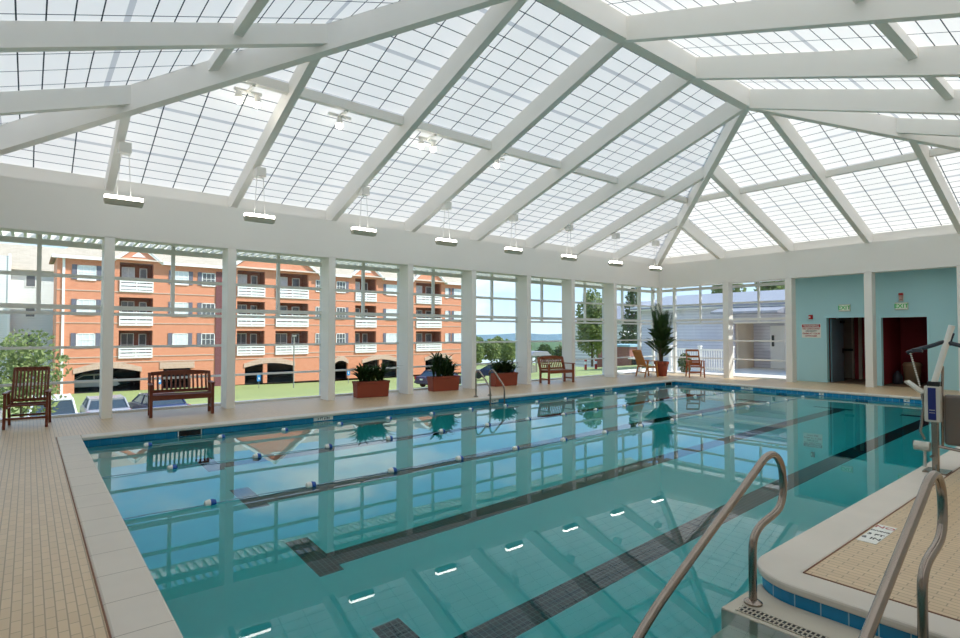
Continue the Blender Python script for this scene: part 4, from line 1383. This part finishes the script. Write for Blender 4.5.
# distant hills
def ridge(name, dist, base, tops, x0, x1, m_, seed):
    r = random.Random(seed)
    mb = MB()
    nn = 60
    for i in range(nn + 1):
        f = i / nn
        x = x0 + (x1 - x0) * f
        z = 0
        for a, fr, ph in tops:
            z += a * math.sin(fr * f * 2 * PI + ph)
        z = z + r.uniform(-1, 1) * abs(base) * .02
        for d, k in ((0, -1), (dist * .12, 0), (dist * .3, 1)):
            mb.v.append((x, dist + d, -dist * .05 if k < 0 else base + z if k == 0 else base + z - dist * .02))
    for i in range(nn):
        for k in range(2):
            a = i * 3 + k
            mb.f.append((a, a + 3, a + 4, a + 1))
    struct(name, mb, m_, smooth=True)
ridge('hills_far', 3000, -8, ((8, 2.3, .4), (5, 5, 1), (3, 11, 2)), 500, 6500, FARHILL, 3)
ridge('hills_near', 900, -16, ((3, 3, 2.2), (2, 7, 1)), 100, 2200, FOREST, 4)
struct('ground_valley', MB().add([(-400, 190, -9), (900, 190, -9), (3000, 1000, -60), (-400, 1000, -60)], [(0, 1, 2, 3)]), FOREST)

# fence bollards, far small houses
for i, (x, y) in enumerate(((24.4, 20.5), (25.3, 20.5))):
    b = thing('bollard', ('red and white bollard outside the sky windows, %s of the pair' % ('left', 'right')[i]), 'bollard', (x, y, -.45), 0, 'red and white bollards')
    obj('post', MB().tube([(0, 0, 0), (0, 0, .62)], .07, 10), REDP, b, smooth=True)
    obj('white_band', MB().tube([(0, 0, .3), (0, 0, .46)], .074, 10), WHITEP, b, smooth=True)
bh = thing('brick_gatehouse', 'small red brick building with dark glazed doors beyond the corner window', 'building', (34.2, 24.6, -1.4))
obj('wall', MB().box(0, 3.2, 0, 3, 0, 2.0), paint('dull_red_brick', rgb(150, 100, 86), .85, var=.15, scale=20), bh)
obj('fascia', MB().box(-.1, 3.3, -.1, 3.1, 2.0, 2.15), paint('blue_fascia', rgb(150, 186, 200), .6), bh)
for i in range(4):
    obj('glazed_door', MB().box(.25 + i * .7, .75 + i * .7, -.04, .02, .1, 1.05), DARKIN, bh)
obj('canopy', MB().box(-.2, 3.4, -.6, 0, 1.12, 1.2), TRIMW, bh)
fh = thing('far_white_house', 'pale house with one small dark window beyond the corner window', 'building', (43.5, 32, -1.8))
obj('wall', MB().box(0, 9, 0, 6, 0, 4.6), SIDINGX, fh)
obj('roof', MB().prismY([(-.4, 4.6), (9.4, 4.6), (4.5, 6.6)], -.4, 6.4), ROOFG, fh)
w = obj('window', MB().box(1.0, 2.0, -.05, 0, 2.2, 3.2), TRIMW, fh)
obj('pane', MB().box(1.07, 1.93, -.07, -.04, 2.27, 3.13), DARKIN, w)
gz = thing('picnic_shelter', 'grey open shelter with pale roof outside, left of the far bench', 'shelter', (24.0, 24.2, -1.1))
obj('roof', MB().prismY([(-.9, 1.35), (.9, 1.35), (.55, 1.6), (-.55, 1.6)], -.6, .6), ROOFG, gz)
for x in (-.7, 0, .7):
    for y in (-.5, .5):
        obj('post', MB().box(x - .04, x + .04, y - .04, y + .04, 0, 1.35), GREYP, gz)
obj('side_panel', MB().box(-.7, .7, .46, .5, 0, .7), GREYP, gz)

# lap sided neighbour house close to the far end windows
nh = thing('siding_house', 'pale lavender lap sided house with grey roof and covered porch outside the far windows', 'house', (27, 0, -.14))
def Zn(z):
    return z + .14
sw = MB()
sw.box(0, .2, 13.3, 18.6, 0, Zn(3.0))
sw.box(0, .2, -2, 10.9, 0, Zn(3.0))
sw.box(0, .2, 10.9, 13.3, Zn(2.1), Zn(3.0))
sw.box(1.9, 2.1, 10.8, 13.4, 0, Zn(2.6))
sw.box(.2, 8, 18.4, 18.6, 0, Zn(3.0))
obj('wall', sw, SIDING, nh)
obj('porch_side', MB().box(.2, 1.9, 13.2, 13.4, 0, Zn(2.6)).box(.2, 1.9, 10.8, 11.0, 0, Zn(2.6)), paint('cream_siding', rgb(222, 204, 178), .7), nh)
obj('porch_ceiling', MB().box(.2, 2.1, 10.8, 13.4, Zn(2.12), Zn(2.2)), TRIMW, nh)
obj('eave_trim', MB().box(-.5, .05, -2.4, 19, Zn(2.86), Zn(3.06)), TRIMW, nh)
rf2 = MB().add([(-.55, -2.4, Zn(3.0)), (-.55, 19, Zn(3.0)), (3.2, 19, Zn(3.86)), (3.2, -2.4, Zn(3.86)), (8, -2.4, Zn(2.8)), (8, 19, Zn(2.8)), (-.55, -2.4, Zn(2.92)), (-.55, 19, Zn(2.92))], [(0, 3, 2, 1), (3, 4, 5, 2), (6, 0, 1, 7)])
obj('roof', rf2, ROOFG, nh)
pr = MB().add([(-1.5, 10.6, Zn(2.62)), (-1.5, 13.7, Zn(2.62)), (0, 13.7, Zn(2.95)), (0, 10.6, Zn(2.95)), (-1.5, 10.6, Zn(2.52)), (-1.5, 13.7, Zn(2.52)), (0, 13.7, Zn(2.52)), (0, 10.6, Zn(2.52))], [(0, 3, 2, 1), (4, 5, 6, 7), (0, 1, 5, 4), (1, 2, 6, 5), (3, 0, 4, 7)])
obj('porch_roof', pr, ROOFG, nh)
dr_ = obj('door', MB().box(1.84, 1.9, 11.25, 12.35, 0, Zn(1.98)), TRIMW, nh)
obj('handle', MB().box(1.78, 1.84, 12.16, 12.26, Zn(.95), Zn(1.5)), BLACK, dr_)
obj('sidelight', MB().box(1.85, 1.9, 11.02, 11.2, 0, Zn(1.98)), TRIMW, nh)
# picket fence
pf = thing('picket_fence', 'white picket fence outside the far windows behind the wooden chair', 'fence', (23, 0, -.14))
y = 11.4
obj('rail', MB().box(-.02, .02, 11.4, 14.3, .18, .26).box(-.03, .03, 11.4, 14.3, .98, 1.06), TRIMW, pf)
pk = MB()
while y < 14.3:
    pk.box(-.035, -.015, y, y + .05, .1, 1.0)
    y += .11
obj('picket', pk, TRIMW, pf)
for y in (11.4, 12.85, 14.3):
    obj('post', MB().box(-.06, .06, y - .06, y + .06, 0, 1.14).box(-.08, .08, y - .08, y + .08, 1.14, 1.2), TRIMW, pf)
sh = thing('shrub', 'small leafy shrub outside, between the palm and the picket fence', 'shrub', (22.3, 13.15, -.14))
mb = MB(); r = random.Random(77)
leaves(mb, (0, 0, .45), (.28, .28, .45), 420, .07, r, 0)
obj('foliage', mb, LEAFM, sh)
obj('stem', MB().tube([(0, 0, 0), (0, 0, .5)], .02, 6), BARK, sh)

# ------------------------------------------------------------------ sky, sun
w = bpy.data.worlds.new('sky')
SC.world = w
w.use_nodes = True
nt = w.node_tree
nt.nodes.clear()
wo = nt.nodes.new('ShaderNodeOutputWorld')
bg = nt.nodes.new('ShaderNodeBackground')
SUN = Vector((0.70, -0.50, 0.95)).normalized()
tc = nt.nodes.new('ShaderNodeTexCoord')
mp = nt.nodes.new('ShaderNodeMapping')
mp.inputs['Scale'].default_value = (2.2, 2.2, 5.0)
no = nt.nodes.new('ShaderNodeTexNoise')
no.inputs['Scale'].default_value = 1.6
no.inputs['Detail'].default_value = 7.0
no.inputs['Roughness'].default_value = 0.55
nt.links.new(tc.outputs['Generated'], mp.inputs[0])
nt.links.new(mp.outputs[0], no.inputs['Vector'])
cr = nt.nodes.new('ShaderNodeValToRGB')
cr.color_ramp.elements[0].position = 0.48
cr.color_ramp.elements[1].position = 0.66
nt.links.new(no.outputs['Fac'], cr.inputs[0])
sep = nt.nodes.new('ShaderNodeSeparateXYZ')
nt.links.new(tc.outputs['Generated'], sep.inputs[0])
gr = nt.nodes.new('ShaderNodeValToRGB')
gr.color_ramp.elements[0].position = 0.0
gr.color_ramp.elements[0].color = (0.70, 0.86, 1.02, 1)
gr.color_ramp.elements[1].position = 0.75
gr.color_ramp.elements[1].color = (0.10, 0.32, 0.80, 1)
e = gr.color_ramp.elements.new(0.2)
e.color = (0.34, 0.62, 1.0, 1)
nt.links.new(sep.outputs['Z'], gr.inputs[0])
cl = mixrgb(nt, cr.outputs[0], gr.outputs[0], (1.05, 1.08, 1.12, 1))
nt.links.new(cl, bg.inputs[0])
bg.inputs[1].default_value = 1.0
nt.links.new(bg.outputs[0], wo.inputs[0])
sl = bpy.data.lights.new('sun', 'SUN')
sl.energy = 4.6
sl.angle = math.radians(0.53)
sl.color = (1.0, 0.96, 0.90)
so = bpy.data.objects.new('sun', sl)
COL.objects.link(so)
so.rotation_euler = SUN.to_track_quat('Z', 'Y').to_euler()

# ------------------------------------------------------------------ camera
cam = bpy.data.cameras.new('camera')
co = bpy.data.objects.new('camera', cam)
COL.objects.link(co)
cam.sensor_width = 36.0
cam.lens = 554.216 * 36.0 / 960.0
cam.clip_start = 0.05
cam.clip_end = 10000
Rm = Matrix(((0.77505, -0.0163, -0.63169), (-0.6319, -0.01999, -0.77479), (0.0, 0.99967, -0.02579)))
co.matrix_world = Matrix.Translation((0, 0, 1.6)) @ Rm.to_4x4()
SC.camera = co

SC.view_settings.view_transform = 'Standard'
SC.view_settings.look = 'None'
SC.view_settings.gamma = 1.0
SC.view_settings.use_curve_mapping = False
SC.view_settings.exposure = 0.52
cy = SC.cycles
cy.use_denoising = True
cy.max_bounces = 14
cy.diffuse_bounces = 8
cy.glossy_bounces = 4
cy.transmission_bounces = 8
cy.transparent_max_bounces = 20
cy.volume_bounces = 0
cy.sample_clamp_indirect = 8.0
cy.caustics_refractive = True
cy.caustics_reflective = False
